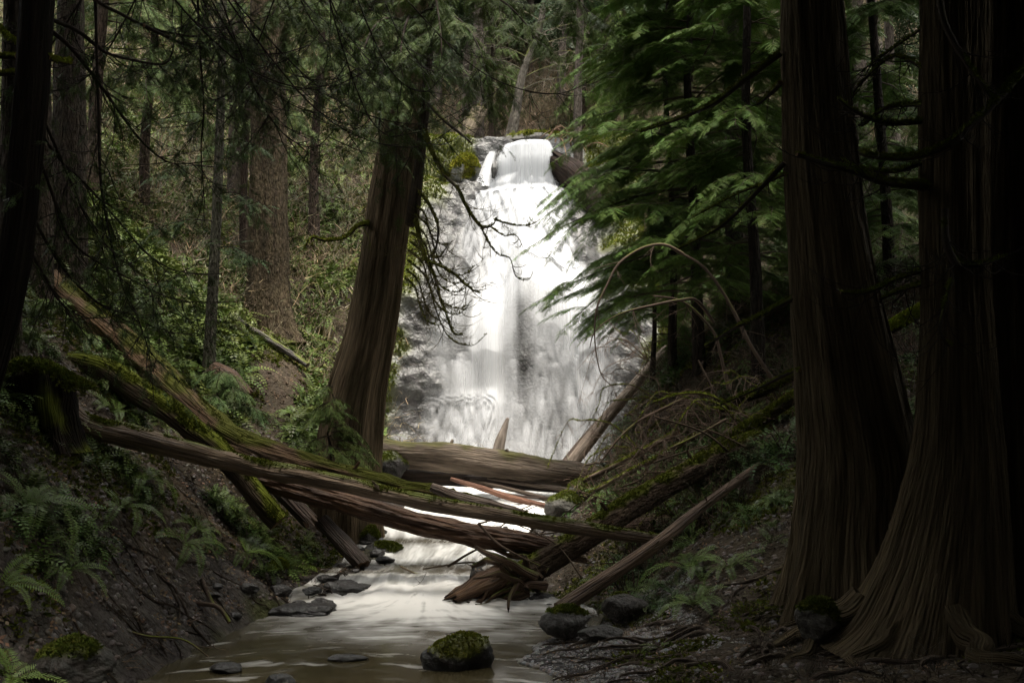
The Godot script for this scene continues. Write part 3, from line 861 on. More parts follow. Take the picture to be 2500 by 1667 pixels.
# a limb given by its own polyline (world points), with moss, side twigs and foliage as asked
func limb(root: Node3D, p: Array, r0: float, r1: float, o := {}) -> void:
	var q := rel(p, root.position)
	var rr := []
	for i in q.size(): rr.append(lerpf(r0, r1, i / (q.size() - 1.0)))
	var opt := {"sides": o.get("sides", 7), "step": 0.06, "lump": 0.12, "col": o.get("bark", Color(0.035, 0.028, 0.022)), "col2": Color(0.02, 0.017, 0.014), "moss": o.get("moss", 0.0), "seed": o.get("seed", 1)}
	if o.has("moss_col"): opt.moss_col = o.moss_col
	mi("limb", tube(q, rr, opt), M.twig, root)
	if o.get("moss", 0.0) > 0.3: moss_tufts(root, q, rr, opt, o.get("moss_n", 2500.0), o.get("moss_s", 0.025))
	rng.seed = int(o.get("seed", 1)) * 31 + 7
	var sp: Array = spline(q, rr, 24)[0]
	var xf := []; var cols := []
	var v := PackedVector3Array(); var c := PackedColorArray(); var ix := PackedInt32Array()
	if o.has("size"): sprays(xf, cols, sp, o, o.get("bare", 0.3))
	for k in int(o.get("twigs", 0)):
		var i := rng.randi_range(int(o.get("twig_from", 4)), 22)
		var t: Vector3 = (sp[i + 1] - sp[i]).normalized()
		var d := (t * rf(0.2, 0.8) + Vector3(rf(-1, 1), rf(-1.4, 0.2), rf(-1, 1))).normalized()
		var L: float = o.get("twig_len", 0.5) * rf(0.4, 1.3)
		var tp := []
		var a: Vector3 = sp[i]
		for m in 7:
			tp.append(a); a += d * L / 6.0
			d = (d + Vector3(rf(-0.2, 0.2), o.get("twig_curl", 0.22) + rf(-0.1, 0.1), rf(-0.2, 0.2))).normalized()
		strut(v, c, ix, tp, o.get("twig_r", 0.006), 0.0015, o.get("twig_col", Color(0.03, 0.024, 0.02)))
		if o.has("size") and o.get("twig_leaf", true): sprays(xf, cols, tp, o, 0.2)
		for z in int(o.get("twiglets", 2)):
			var a2: Vector3 = tp[rng.randi_range(1, 5)]; var d2 := (d + Vector3(rf(-1, 1), rf(-0.8, 0.8), rf(-1, 1)) * 1.2).normalized(); var tp2 := []
			for m in 5:
				tp2.append(a2); a2 += d2 * L * 0.1; d2 = (d2 + Vector3(rf(-0.3, 0.3), rf(-0.1, 0.35), rf(-0.3, 0.3))).normalized()
			strut(v, c, ix, tp2, 0.0035, 0.001, o.get("twig_col", Color(0.03, 0.024, 0.02)))
	if v.size():
		var tw := mi("twigs", commit(v, normals(v, ix), PackedVector2Array(), c, ix), M.twig, root); tw.set_meta("kind", "stuff")
	if xf.size(): scatter("foliage", MESH[o.get("mesh", "cedar")], M.leaf, xf, cols, root)
# a big trunk by its own polyline
func big_tree(label: String, p: Array, r: Array, opt: Dictionary, m: String, called := "cedar_tree", group := "") -> Node3D:
	var root := thing(called, label, "tree", p[0], group)
	mi("trunk", tube(rel(p, p[0]), r, opt), M[m], root)
	return root
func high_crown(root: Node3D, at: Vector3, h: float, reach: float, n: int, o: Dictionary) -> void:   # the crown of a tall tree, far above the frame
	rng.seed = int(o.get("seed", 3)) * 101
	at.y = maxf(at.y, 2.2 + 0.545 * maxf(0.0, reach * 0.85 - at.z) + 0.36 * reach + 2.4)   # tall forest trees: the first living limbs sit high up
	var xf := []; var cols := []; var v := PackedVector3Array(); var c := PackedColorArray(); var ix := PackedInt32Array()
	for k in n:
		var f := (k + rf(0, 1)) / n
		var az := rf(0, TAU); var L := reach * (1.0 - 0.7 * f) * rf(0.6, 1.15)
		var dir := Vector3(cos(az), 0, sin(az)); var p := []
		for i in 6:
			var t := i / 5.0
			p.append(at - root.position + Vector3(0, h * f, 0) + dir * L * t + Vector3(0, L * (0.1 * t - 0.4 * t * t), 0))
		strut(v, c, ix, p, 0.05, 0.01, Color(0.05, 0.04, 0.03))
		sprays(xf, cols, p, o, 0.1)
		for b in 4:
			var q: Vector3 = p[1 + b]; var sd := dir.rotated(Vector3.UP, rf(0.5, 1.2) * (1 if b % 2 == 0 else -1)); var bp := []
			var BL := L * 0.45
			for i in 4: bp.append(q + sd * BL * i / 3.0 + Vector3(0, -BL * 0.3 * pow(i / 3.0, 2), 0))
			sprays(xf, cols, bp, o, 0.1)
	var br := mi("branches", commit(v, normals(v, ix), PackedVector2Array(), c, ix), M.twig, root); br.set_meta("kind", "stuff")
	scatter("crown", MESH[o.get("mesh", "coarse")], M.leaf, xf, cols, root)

# ------------------------------------------------------------------ logs, rocks, ferns
func fallen(called: String, label: String, category: String, p: Array, r: Array, opt: Dictionary, m: String, group := "") -> Node3D:
	var root := thing(called, label, category, p[0], group)
	var q := rel(p, p[0])
	mi("stem" if category == "branch" else "log", tube(q, r, opt), M[m], root)
	if opt.get("moss", 0.0) > 0.09: moss_tufts(root, q, r, opt, opt.get("moss_n", 1500.0), opt.get("moss_s", 0.035))
	# snapped-off branch stubs
	rng.seed = int(opt.get("seed", 1)) * 57 + 3
	var sp := spline(q, r, 40)
	for k in int(opt.get("stubs", 0)):
		var i := rng.randi_range(3, 36)
		var a: Vector3 = sp[0][i]; var d := Vector3(rf(-1, 1), rf(-0.2, 1), rf(-0.3, 1)).normalized()
		var R: float = sp[1][i]
		mi("branch_stub", tube([a, a + d * R * 1.1, a + d * (R * 1.2 + rf(0.04, 0.16))], [R * 0.22, R * 0.18, R * 0.12], {"sides": 6, "step": 0.04, "col": opt.get("col", Color(0.1, 0.07, 0.05)), "broken": 0.02}), M[m], root)
	return root
func rock(label: String, at: Vector3, size: Vector3, sd: int, o := {}) -> Node3D:
	rng.seed = sd * 977
	var root := thing(o.get("called", "rock"), label, "rock", at, o.get("group", ""))
	var cuts := []
	for k in 11: cuts.append([Vector3(rf(-1, 1), rf(-0.8, 1), rf(-1, 1)).normalized(), rf(0.62, 0.95)])
	var v := PackedVector3Array(); var c := PackedColorArray(); var ix := PackedInt32Array()
	var W := 40; var H := 24
	var col: Color = o.get("col", Color(0.10, 0.098, 0.092)); var amount: float = o.get("moss", 0.0); var mc: Color = o.get("moss_col", Color(0.10, 0.12, 0.02))
	var spots := []
	for i in H + 1:
		for j in W:
			var th := PI * i / H; var ph := TAU * j / W
			var n := Vector3(sin(th) * cos(ph), cos(th), sin(th) * sin(ph))
			var R := 1.0
			for k in cuts:
				var dt := n.dot(k[0])
				if dt > 0.05: R = minf(R, k[1] / dt)
			R *= 1.0 + o.get("rough", 0.14) * fb.get_noise_3d(n.x * 1.7 + sd, n.y * 1.7, n.z * 1.7) + o.get("rough", 0.14) * 0.45 * fr.get_noise_3d(n.x * 4.0 + sd, n.y * 4.0, n.z * 4.0)
			var p := n * R * size
			v.append(p)
			var q := clampf(0.5 + fb.get_noise_3d(p.x * 3.0 + sd, p.y * 3.0, p.z * 3.0), 0, 1)
			var k2 := (col * 0.6).lerp(col * 1.4, q)
			var mo := 0.0
			if amount > 0.0: mo = moss_at(n.y, p + Vector3(sd, 0, 0), amount, 0.0)
			c.append(k2.lerp(mc * 0.8, mo))
			if mo > 0.4 and i > 0: spots.append([p, n])
	for i in H:
		for j in W:
			var a := i * W + j; var b := i * W + (j + 1) % W
			ix.append_array([a, a + W, b, b, a + W, b + W])
	var nn := normals(v, ix)
	if nn[5 * W].dot(v[5 * W]) < 0.0:
		for k in range(0, ix.size(), 3):
			var sw := ix[k]; ix[k] = ix[k + 1]; ix[k + 1] = sw
		nn = normals(v, ix)
	mi("stone", commit(v, nn, PackedVector2Array(), c, ix), M[o.get("mat", "rock")], root)
	if spots.size():
		var xf := []; var cols := []
		var per := int(o.get("moss_n", 3))
		for s in spots:
			for k in per:
				xf.append(Transform3D(basis_from(Vector3(rf(-1, 1), 0, rf(-1, 1)), s[1], rf(0.5, 1.3) * o.get("moss_s", 0.03)), s[0] * rf(0.97, 1.0) + Vector3(rf(-1, 1), rf(-1, 1), rf(-1, 1)) * size.x * 0.05)); cols.append(tone(mc, 0.4))
		scatter("moss", MESH.tuft, M.moss, xf, cols, root)
	return root
func fern(label: String, at: Vector3, n: int, L: float, sd: int, o := {}) -> Node3D:
	rng.seed = sd * 389 + 5
	var root := thing("sword_fern", label, "fern", at, o.get("group", ""))
	var up := slope_up(at.x, at.z).lerp(Vector3.UP, 0.5).normalized()
	for k in n:
		var az := TAU * k / n + rf(-0.35, 0.35)
		var dir := (Vector3(cos(az), 0, sin(az)) + up * 0.1)
		dir = (dir - up * dir.dot(up)).normalized()
		var f := mi("frond", MESH.frond_a if rf(0, 1) < 0.45 else MESH.frond_b, M.fern_a if rf(0, 1) < 0.5 else M.fern_b, root)
		f.transform = Transform3D(basis_from(dir, (up + Vector3(rf(-0.25, 0.25), 0, rf(-0.25, 0.25))).normalized(), L * 1.3 * rf(0.65, 1.15)), Vector3(rf(-0.03, 0.03), -0.03, rf(-0.03, 0.03)))
	return root

# ------------------------------------------------------------------ the place
func _ready() -> void:
	var cam := Camera3D.new(); cam.name = "camera"
	cam.fov = 44.85; cam.far = 400.0; cam.near = 0.05
	add_child(cam)
	cam.position = Vector3(0, 2.2, 0); cam.rotation = Vector3(atan(206.0 / 1900.0), 0, 0)
	cam.current = true
	var env := Environment.new()
	env.background_mode = Environment.BG_SKY
	var sky_mat := ProceduralSkyMaterial.new()
	sky_mat.sky_top_color = Color(0.96, 0.955, 0.94); sky_mat.sky_horizon_color = Color(0.84, 0.835, 0.82); sky_mat.sky_curve = 0.2
	sky_mat.ground_bottom_color = Color(0.03, 0.03, 0.025); sky_mat.ground_horizon_color = Color(0.1, 0.1, 0.09)
	sky_mat.sun_angle_max = 1.0
	var sky := Sky.new(); sky.sky_material = sky_mat
	env.sky = sky
	env.tonemap_mode = Environment.TONE_MAPPER_LINEAR
	env.tonemap_exposure = 7
	env.sdfgi_enabled = true; env.ssao_enabled = true; env.ssil_enabled = true
	var we := WorldEnvironment.new(); we.name = "environment"; we.environment = env; add_child(we)
	var sun := DirectionalLight3D.new(); sun.name = "sun"
	sun.light_energy = 0.5; sun.light_angular_distance = 20.0; sun.light_color = Color(1.0, 0.97, 0.92); sun.shadow_enabled = true
	add_child(sun)
	sun.look_at_from_position(Vector3.ZERO, Vector3(-0.12, -1.0, -0.16), Vector3.RIGHT)

	fn.noise_type = FastNoiseLite.TYPE_PERLIN; fn.frequency = 1.0; fn.fractal_type = FastNoiseLite.FRACTAL_NONE; fn.seed = 2
	fb.noise_type = FastNoiseLite.TYPE_PERLIN; fb.frequency = 1.0; fb.fractal_octaves = 4; fb.seed = 3
	fr.noise_type = FastNoiseLite.TYPE_PERLIN; fr.frequency = 1.0; fr.fractal_type = FastNoiseLite.FRACTAL_RIDGED; fr.fractal_octaves = 3; fr.seed = 4
	materials(); leaf_meshes()
	for k in [["fern_a", Color(0.075, 0.118, 0.024)], ["fern_b", Color(0.085, 0.125, 0.034)]]:
		var fm: StandardMaterial3D = M.leaf_shiny.duplicate(); fm.resource_name = k[0]; fm.albedo_color = lin(k[1].r, k[1].g, k[1].b); M[k[0]] = fm
	tps_solve()
	build_ground(); build_cliff(); build_stream(); build_falls()
	print("land ", Time.get_ticks_msec())
	big_trees(); print("trees ", Time.get_ticks_msec())
	thicket(); back_trees(); print("back ", Time.get_ticks_msec())
	fallen_logs(); rocks_and_roots(); ferns(); print("logs ", Time.get_ticks_msec())
	ground_cover(); print("cover ", Time.get_ticks_msec())

const CEDAR := Color(0.135, 0.105, 0.064)
const CEDAR2 := Color(0.045, 0.036, 0.022)

func big_trees() -> void:
	# the leaning cedar beside the falls
	var p := [Vector3(-2.84, 0.05, -14), Vector3(-2.8, 0.4, -14), Vector3(-2.7, 2.35, -14), Vector3(-2.42, 3.82, -14), Vector3(-2.24, 5.1, -14), Vector3(-2.09, 6.41, -14), Vector3(-1.93, 7.82, -14), Vector3(-1.82, 9.11, -14), Vector3(-1.69, 10.82, -14), Vector3(-1.49, 14.05, -14)]
	var t := big_tree("leaning reddish cedar with deep bark grooves left of the waterfall", p, [0.66, 0.58, 0.50, 0.41, 0.375, 0.345, 0.31, 0.28, 0.24, 0.16], {"sides": 96, "step": 0.06, "fibre": 0.035, "fibre_freq": 5.0, "groove": 0.06, "lump": 0.05, "col": Color(0.21, 0.155, 0.10), "col2": Color(0.055, 0.044, 0.026), "seed": 3, "flute": 0.2, "flute_n": 4.0, "flute_h": 0.6}, "bark_fibre")
	var q := [Vector3(-1.7, 5.7, -13.7), Vector3(-1.65, 5.9, -13.55), Vector3(-1.59, 6.52, -13.6), Vector3(-1.51, 7.43, -13.6), Vector3(-1.43, 8.67, -13.6), Vector3(-1.36, 10.1, -13.6)]
	mi("side_stem", tube(rel(q, p[0]), [0.10, 0.11, 0.085, 0.075, 0.065, 0.05], {"sides": 16, "step": 0.08, "fibre": 0.012, "col": Color(0.07, 0.055, 0.04), "col2": Color(0.03, 0.025, 0.02), "moss": 0.15, "seed": 8}), M.bark_fibre, t)
	var bare := {"moss": 0.42, "moss_col": Color(0.10, 0.105, 0.022), "moss_n": 3500.0, "twigs": 17, "twig_len": 0.6, "twig_r": 0.007, "twig_col": Color(0.075, 0.065, 0.03), "twiglets": 4, "bark": Color(0.05, 0.042, 0.03)}
	limb(t, [Vector3(-1.48, 7.24, -13.5), Vector3(-1.37, 6.87, -13.2), Vector3(-1.12, 6.35, -12.9), Vector3(-0.86, 5.98, -12.6), Vector3(-0.73, 5.69, -12.5), Vector3(-0.5, 5.33, -12.4), Vector3(-0.31, 5.3, -12.3), Vector3(-0.22, 5.44, -12.3)], 0.04, 0.008, bare.merged({"seed": 21, "twig_from": 8}))
	limb(t, [Vector3(-0.48, 5.32, -12.4), Vector3(-0.35, 5.03, -12.3), Vector3(-0.2, 4.83, -12.2), Vector3(-0.03, 4.78, -12.2), Vector3(0.06, 4.5, -12.2), Vector3(0.25, 4.45, -12.2), Vector3(0.32, 4.6, -12.2)], 0.012, 0.004, bare.merged({"seed": 22, "twigs": 5, "twig_len": 0.25}, true))
	limb(t, [Vector3(-0.34, 5.32, -12.4), Vector3(-0.13, 5.15, -12.3), Vector3(0.06, 5.13, -12.2), Vector3(0.17, 4.94, -12.2)], 0.011, 0.004, bare.merged({"seed": 23, "twigs": 4, "twig_len": 0.22}, true))
	limb(t, [Vector3(-0.27, 5.42, -12.4), Vector3(0.03, 5.31, -12.3), Vector3(0.28, 5.29, -12.2), Vector3(0.43, 5.38, -12.2)], 0.011, 0.004, bare.merged({"seed": 24, "twigs": 5, "twig_len": 0.22}, true))
	limb(t, [Vector3(-1.61, 5.7, -13.5), Vector3(-1.48, 5.2, -13.1), Vector3(-1.34, 4.84, -12.8), Vector3(-1.19, 4.55, -12.6), Vector3(-1.09, 4.18, -12.5), Vector3(-1.02, 4.02, -12.4), Vector3(-0.89, 3.67, -12.4), Vector3(-0.75, 3.65, -12.4)], 0.035, 0.007, bare.merged({"seed": 25}))
	limb(t, [Vector3(-1.3, 4.83, -12.7), Vector3(-0.98, 4.66, -12.5), Vector3(-0.77, 4.47, -12.4), Vector3(-0.58, 4.3, -12.3), Vector3(-0.47, 4.27, -12.3)], 0.02, 0.006, bare.merged({"seed": 26, "twigs": 8}, true))
	limb(t, [Vector3(-1.57, 6.19, -13.5), Vector3(-1.36, 5.88, -13.2), Vector3(-1.19, 5.46, -13), Vector3(-1.22, 5.05, -12.9), Vector3(-1.32, 4.95, -12.9), Vector3(-1.15, 4.95, -12.9), Vector3(-1.01, 5.16, -12.9)], 0.025, 0.008, bare.merged({"seed": 27}))
	rng.seed = 2323
	for k in 9:
		var v0 := 0.5 + 0.5 * k; var a: Vector3 = (Vector3(-1.63, 5.96, -13.5)).lerp(Vector3(-1.77, 4.71, -13.5), k / 8.0)
		var L := rf(0.7, 1.35); var dz := rf(0.2, 0.9)
		limb(t, [a, a + Vector3(0.25 * L, -0.25 * L, 0.3 * dz), a + Vector3(0.38 * L, -0.65 * L, 0.6 * dz), a + Vector3(0.55 * L, -1.0 * L, 0.8 * dz), a + Vector3(0.82 * L, -1.12 * L, dz), a + Vector3(1.0 * L, -0.98 * L, dz)], 0.016, 0.004, bare.merged({"seed": 600 + k, "twigs": 12, "moss_n": 2500.0}, true))
		rng.seed = 2323 + 17 * (k + 1)
	limb(t, [Vector3(-1.83, 7.83, -13.6), Vector3(-1.46, 7.68, -13.3), Vector3(-1.1, 7.2, -12.9), Vector3(-0.87, 6.94, -12.7), Vector3(-0.62, 6.66, -12.5)], 0.05, 0.015, {"moss": 0.3, "moss_col": Color(0.07, 0.075, 0.02), "seed": 28, "twigs": 4})
	limb(t, [Vector3(-1.88, 7.82, -13.7), Vector3(-2.15, 7.73, -13.3), Vector3(-2.39, 7.75, -13), Vector3(-2.64, 7.78, -12.8)], 0.03, 0.008, {"moss": 0.5, "seed": 29, "twigs": 6})
	limb(t, [Vector3(-2.42, 5.73, -13.8), Vector3(-2.56, 5.57, -13.4), Vector3(-2.73, 5.33, -13.2), Vector3(-3.01, 5.24, -13), Vector3(-3.22, 5.29, -13), Vector3(-3.32, 5.11, -13)], 0.04, 0.012, {"moss": 0.55, "moss_col": Color(0.15, 0.165, 0.025), "seed": 30, "twigs": 14, "twig_col": Color(0.10, 0.11, 0.02), "twig_len": 0.35, "twig_r": 0.009, "twig_curl": -0.1})
	# its drooping boughs across the head of the frame
	var bough := {"size": 0.34, "gap": 0.07, "col": Color(0.06, 0.09, 0.026), "hang": 0.7, "twigs": 16, "twig_len": 0.9, "twig_curl": 0.06, "bare": 0.1, "mesh": "cedar"}
	for b in [[[Vector3(-1.76, 9.25, -13.8), Vector3(-1.95, 8.88, -12.8), Vector3(-2.09, 8.33, -12), Vector3(-2.17, 7.56, -11.4), Vector3(-2.21, 6.95, -11.2)], 1], [[Vector3(-1.72, 9.41, -13.8), Vector3(-1.26, 9.09, -12.9), Vector3(-0.78, 8.5, -12.2), Vector3(-0.49, 7.88, -11.8), Vector3(-0.36, 7.26, -11.6)], 2], [[Vector3(-1.73, 9.51, -13.7), Vector3(-1.71, 8.63, -12.6), Vector3(-1.69, 7.84, -12), Vector3(-1.59, 7.28, -11.8)], 3],
			[[Vector3(-1.73, 9.73, -13.8), Vector3(-0.83, 9.54, -12.9), Vector3(-0.18, 8.91, -12.3), Vector3(0.23, 8.33, -12), Vector3(0.42, 7.75, -11.8)], 4], [[Vector3(-1.81, 9.89, -13.8), Vector3(-2.35, 9.37, -12.6), Vector3(-2.77, 8.75, -12), Vector3(-3.05, 7.99, -11.6), Vector3(-3.13, 7.41, -11.5)], 5], [[Vector3(-1.7, 10.21, -13.8), Vector3(-1.28, 9.25, -12.4), Vector3(-1.07, 8.17, -11.7), Vector3(-1.02, 7.48, -11.5)], 6], [[Vector3(-1.87, 8.85, -13.8), Vector3(-1.97, 8.41, -13.2), Vector3(-2.09, 7.82, -12.9), Vector3(-2.13, 6.98, -12.8), Vector3(-2.06, 6.62, -12.8)], 7],
			[[Vector3(-1.89, 10.21, -13.8), Vector3(-2.64, 9.74, -12.6), Vector3(-2.99, 9.05, -11.8), Vector3(-3.32, 8.24, -11.2), Vector3(-3.49, 7.69, -11)], 8], [[Vector3(-1.66, 10.37, -13.8), Vector3(-0.4, 10.07, -12.9), Vector3(0.5, 9.35, -12.2), Vector3(1.01, 8.64, -11.8), Vector3(1.19, 8.17, -11.7)], 9]]:
		limb(t, b[0], 0.03, 0.006, bough.merged({"seed": 40 + b[1]}))
	high_crown(t, p[8] + Vector3(0, 0.5, 0), 9.0, 2.2, 20, {"size": 0.8, "gap": 0.35, "col": Color(0.03, 0.05, 0.02), "hang": 0.6, "seed": 5})

	# the Douglas fir standing on the left slope
	p = [Vector3(-6.42, 4.4, -22), Vector3(-6.48, 4.87, -22), Vector3(-6.57, 6.17, -22), Vector3(-6.67, 9.18, -22), Vector3(-6.79, 12.29, -22), Vector3(-6.94, 16.14, -22), Vector3(-7.18, 23.58, -22)]
	t = big_tree("stout brown fir with scaly bark above the left trail", p, [0.78, 0.66, 0.52, 0.46, 0.43, 0.36, 0.2], {"sides": 64, "step": 0.1, "fibre": 0.06, "fibre_freq": 4.5, "lump": 0.06, "col": Color(0.10, 0.078, 0.05), "col2": Color(0.03, 0.024, 0.017), "seed": 6, "flute": 0.18, "flute_h": 0.5, "moss": 0.05}, "bark_scaly", "fir_tree")
	high_crown(t, p[5] - Vector3(0, 1, 0), 12.0, 2.6, 16, {"size": 0.9, "gap": 0.5, "col": Color(0.03, 0.05, 0.02), "hang": 0.5, "seed": 6})

	# the dark trunk at the left edge, with its long sweeping boughs
	p = [Vector3(-4.74, 1.54, -6.7), Vector3(-4.55, 1.86, -6.6), Vector3(-4.26, 2.3, -6.5), Vector3(-4.05, 2.74, -6.4), Vector3(-3.89, 3.23, -6.3), Vector3(-3.83, 3.85, -6.3), Vector3(-3.82, 4.38, -6.3), Vector3(-3.81, 4.91, -6.3), Vector3(-3.81, 5.64, -6.3), Vector3(-3.81, 6.57, -6.3), Vector3(-3.86, 9.13, -6.3)]
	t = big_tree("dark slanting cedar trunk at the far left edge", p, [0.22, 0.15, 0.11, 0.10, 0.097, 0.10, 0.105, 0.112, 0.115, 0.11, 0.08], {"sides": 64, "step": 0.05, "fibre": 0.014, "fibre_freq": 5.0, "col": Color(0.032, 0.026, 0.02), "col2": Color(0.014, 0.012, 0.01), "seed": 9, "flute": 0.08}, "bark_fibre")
	var sweep := {"size": 0.20, "gap": 0.18, "col": Color(0.045, 0.07, 0.022), "hang": 0.8, "twigs": 18, "twig_len": 0.75, "twig_curl": 0.10, "bare": 0.4, "keep": 0.55, "mesh": "cedar", "twig_r": 0.0055}
	var dark_arcs := [[Vector3(-3.79, 6.16, -6.3), Vector3(-3.73, 6.03, -6.6), Vector3(-3.72, 6.02, -7), Vector3(-3.66, 6.09, -7.4), Vector3(-3.6, 6.17, -7.8), Vector3(-3.43, 6.25, -8.1), Vector3(-3.24, 6.38, -8.4), Vector3(-3.04, 6.69, -8.7), Vector3(-2.85, 7.04, -9)], [Vector3(-3.6, 6.14, -7.7), Vector3(-3.53, 6.16, -7.9), Vector3(-3.39, 6.19, -8.2), Vector3(-3.12, 6.28, -8.5), Vector3(-2.66, 6.42, -8.9), Vector3(-2.37, 6.72, -9.3)],
		[Vector3(-3.81, 5.58, -6.4), Vector3(-3.88, 5.64, -6.6), Vector3(-3.8, 5.68, -6.9), Vector3(-3.72, 5.64, -7.2), Vector3(-3.63, 5.7, -7.5), Vector3(-3.45, 5.79, -7.8), Vector3(-3.41, 5.92, -7.9), Vector3(-3.42, 6.17, -8), Vector3(-3.47, 6.41, -8.1)], [Vector3(-3.8, 5.47, -6.4), Vector3(-3.86, 5.53, -6.6), Vector3(-3.79, 5.47, -6.8), Vector3(-3.72, 5.32, -7.1), Vector3(-3.6, 5.11, -7.3), Vector3(-3.56, 4.98, -7.6), Vector3(-3.47, 4.88, -7.9), Vector3(-3.37, 4.88, -8.1), Vector3(-3.15, 5.05, -8.5)],
		[Vector3(-3.68, 7.29, -8.5), Vector3(-3.51, 6.89, -8.6), Vector3(-3.22, 6.26, -8.8), Vector3(-3.15, 6.03, -8.9), Vector3(-2.97, 5.92, -9.1), Vector3(-2.71, 5.78, -9.4), Vector3(-2.37, 5.75, -9.8)], [Vector3(-3.88, 3.88, -6.4), Vector3(-3.92, 3.75, -6.5), Vector3(-3.9, 3.48, -6.8), Vector3(-3.84, 3.27, -7), Vector3(-3.77, 3.2, -7.3), Vector3(-3.73, 3.31, -7.5), Vector3(-3.71, 3.43, -7.6)], [Vector3(-3.85, 3.98, -6.4), Vector3(-3.82, 3.59, -6.9), Vector3(-3.67, 3.34, -7.2), Vector3(-3.6, 3.29, -7.5), Vector3(-3.46, 3.3, -7.8), Vector3(-3.38, 3.39, -8.1), Vector3(-3.28, 3.59, -8.4)],
		[Vector3(-3.74, 6.26, -7), Vector3(-3.72, 5.46, -7.1), Vector3(-3.69, 4.49, -7.2), Vector3(-3.65, 4.05, -7.3), Vector3(-3.54, 3.52, -7.4), Vector3(-3.47, 3.32, -7.5), Vector3(-3.36, 2.94, -7.6), Vector3(-3.33, 2.49, -7.7)], [Vector3(-3.83, 4.66, -6.4), Vector3(-3.8, 4.48, -6.7), Vector3(-3.74, 4.34, -7.1), Vector3(-3.54, 4.04, -7.4), Vector3(-3.45, 3.86, -7.7), Vector3(-3.28, 3.76, -8), Vector3(-3.18, 3.88, -8.2)], [Vector3(-3.28, 7, -8.1), Vector3(-3.26, 6.39, -8.2), Vector3(-3.26, 6.01, -8.3), Vector3(-3.25, 5.57, -8.4), Vector3(-3.3, 5.18, -8.5), Vector3(-3.27, 4.55, -8.6)], [Vector3(-3.8, 4.77, -6.4), Vector3(-3.72, 4.36, -6.7), Vector3(-3.67, 4.08, -6.9), Vector3(-3.6, 3.83, -7.1), Vector3(-3.61, 3.56, -7.3)],
		[Vector3(-3.81, 4.48, -6.4), Vector3(-3.8, 4.22, -6.6), Vector3(-3.72, 3.78, -6.9), Vector3(-3.46, 3.57, -7.4), Vector3(-3.18, 3.45, -7.9), Vector3(-2.75, 3.53, -8.4)]]
	rng.seed = 909
	for k in 16:
		var x := rf(-4.2, -1.4); var z := -rf(6.8, 9.5); var y := 2.4 - 0.545 * z + rf(0.0, 0.6)
		var dirx := rf(0.3, 1.0) * (1.0 if rf(0, 1) < 0.8 else -1.0); var L := rf(1.0, 3.0)
		dark_arcs.append([Vector3(x, y + 0.3, z), Vector3(x + dirx * L * 0.3, y - L * 0.25, z - 0.2), Vector3(x + dirx * L * 0.65, y - L * 0.55, z - 0.4), Vector3(x + dirx * L, y - L * 0.62, z - 0.6), Vector3(x + dirx * L * 1.25, y - L * 0.5, z - 0.7)])
	for k in dark_arcs.size():
		limb(t, dark_arcs[k], 0.022 if k < 4 else (0.014 if k < 12 else 0.010), 0.004, sweep.merged({"seed": 60 + k, "moss": 0.25 if k in [5, 6, 7] else 0.0}))
	for b in [[[Vector3(-3.69, 5.16, -6.3), Vector3(-3.64, 5.17, -6.4), Vector3(-3.62, 5.21, -6.5), Vector3(-3.63, 5.23, -6.5)], 1], [[Vector3(-4, 5.21, -6.4), Vector3(-4.2, 5.26, -6.5), Vector3(-4.41, 5.32, -6.6)], 2], [[Vector3(-3.97, 5.08, -6.4), Vector3(-4.19, 5.11, -6.5), Vector3(-4.4, 5.15, -6.6)], 3], [[Vector3(-3.97, 5.3, -6.4), Vector3(-4.14, 5.42, -6.5), Vector3(-4.32, 5.59, -6.6)], 4]]:
		limb(t, b[0], 0.026, 0.016, {"moss": 0.75, "moss_col": Color(0.16, 0.19, 0.02), "seed": 80 + b[1], "twigs": 2, "twig_len": 0.3, "moss_s": 0.018, "moss_n": 6000.0})
	high_crown(t, p[9] + Vector3(0.3, 0.3, 0), 9.0, 3.6, 80, {"size": 0.95, "gap": 0.3, "col": Color(0.03, 0.048, 0.02), "hang": 0.6, "seed": 9})

	# the slim grey stem by the trail, and dim stems behind the left edge
	p = [Vector3(-5.91, 2.91, -16), Vector3(-5.89, 3.21, -16), Vector3(-5.87, 4.65, -16), Vector3(-5.85, 6.39, -16), Vector3(-5.85, 8.18, -16), Vector3(-5.87, 10, -16), Vector3(-5.91, 12.34, -16)]
	t = big_tree("slim pale lichened young tree beside the trail", p, [0.135, 0.12, 0.10, 0.09, 0.08, 0.07, 0.05], {"sides": 20, "step": 0.08, "fibre": 0.008, "col": Color(0.13, 0.125, 0.095), "col2": Color(0.06, 0.055, 0.045), "seed": 12, "moss": 0.12}, "bark_scaly", "young_tree")
	for k in 9:
		var a: Vector3 = p[1].lerp(p[5], 0.3 + 0.08 * k)
		limb(t, [a, a + Vector3(0.5 * (1 if k % 2 else -1), -0.05, 0.25), a + Vector3(1.1 * (1 if k % 2 else -1), -0.35, 0.5)], 0.016, 0.004, {"size": 0.35, "gap": 0.12, "col": Color(0.04, 0.065, 0.025), "hang": 0.6, "twigs": 5, "seed": 90 + k})
	for b in [[Vector3(-5.82, 3.35, -9.5), Vector3(-6.04, 7.38, -9.5), 0.10, "thin dark trunk just behind the far left cedar"], [Vector3(-8.21, 4.99, -15), Vector3(-8.36, 8.65, -15), 0.30, "broad dim trunk in the shade on the upper left slope"], [Vector3(-7.51, 4.76, -13), Vector3(-7.81, 9.29, -13), 0.14, "narrow dim trunk between the left edge and the shaded slope"], [Vector3(-9.28, 10.47, -27), Vector3(-9.44, 16.93, -27), 0.22, "grey trunk on the left hillside behind the slim young tree"]]:
		var lo: Vector3 = b[0]; var hi: Vector3 = b[1]
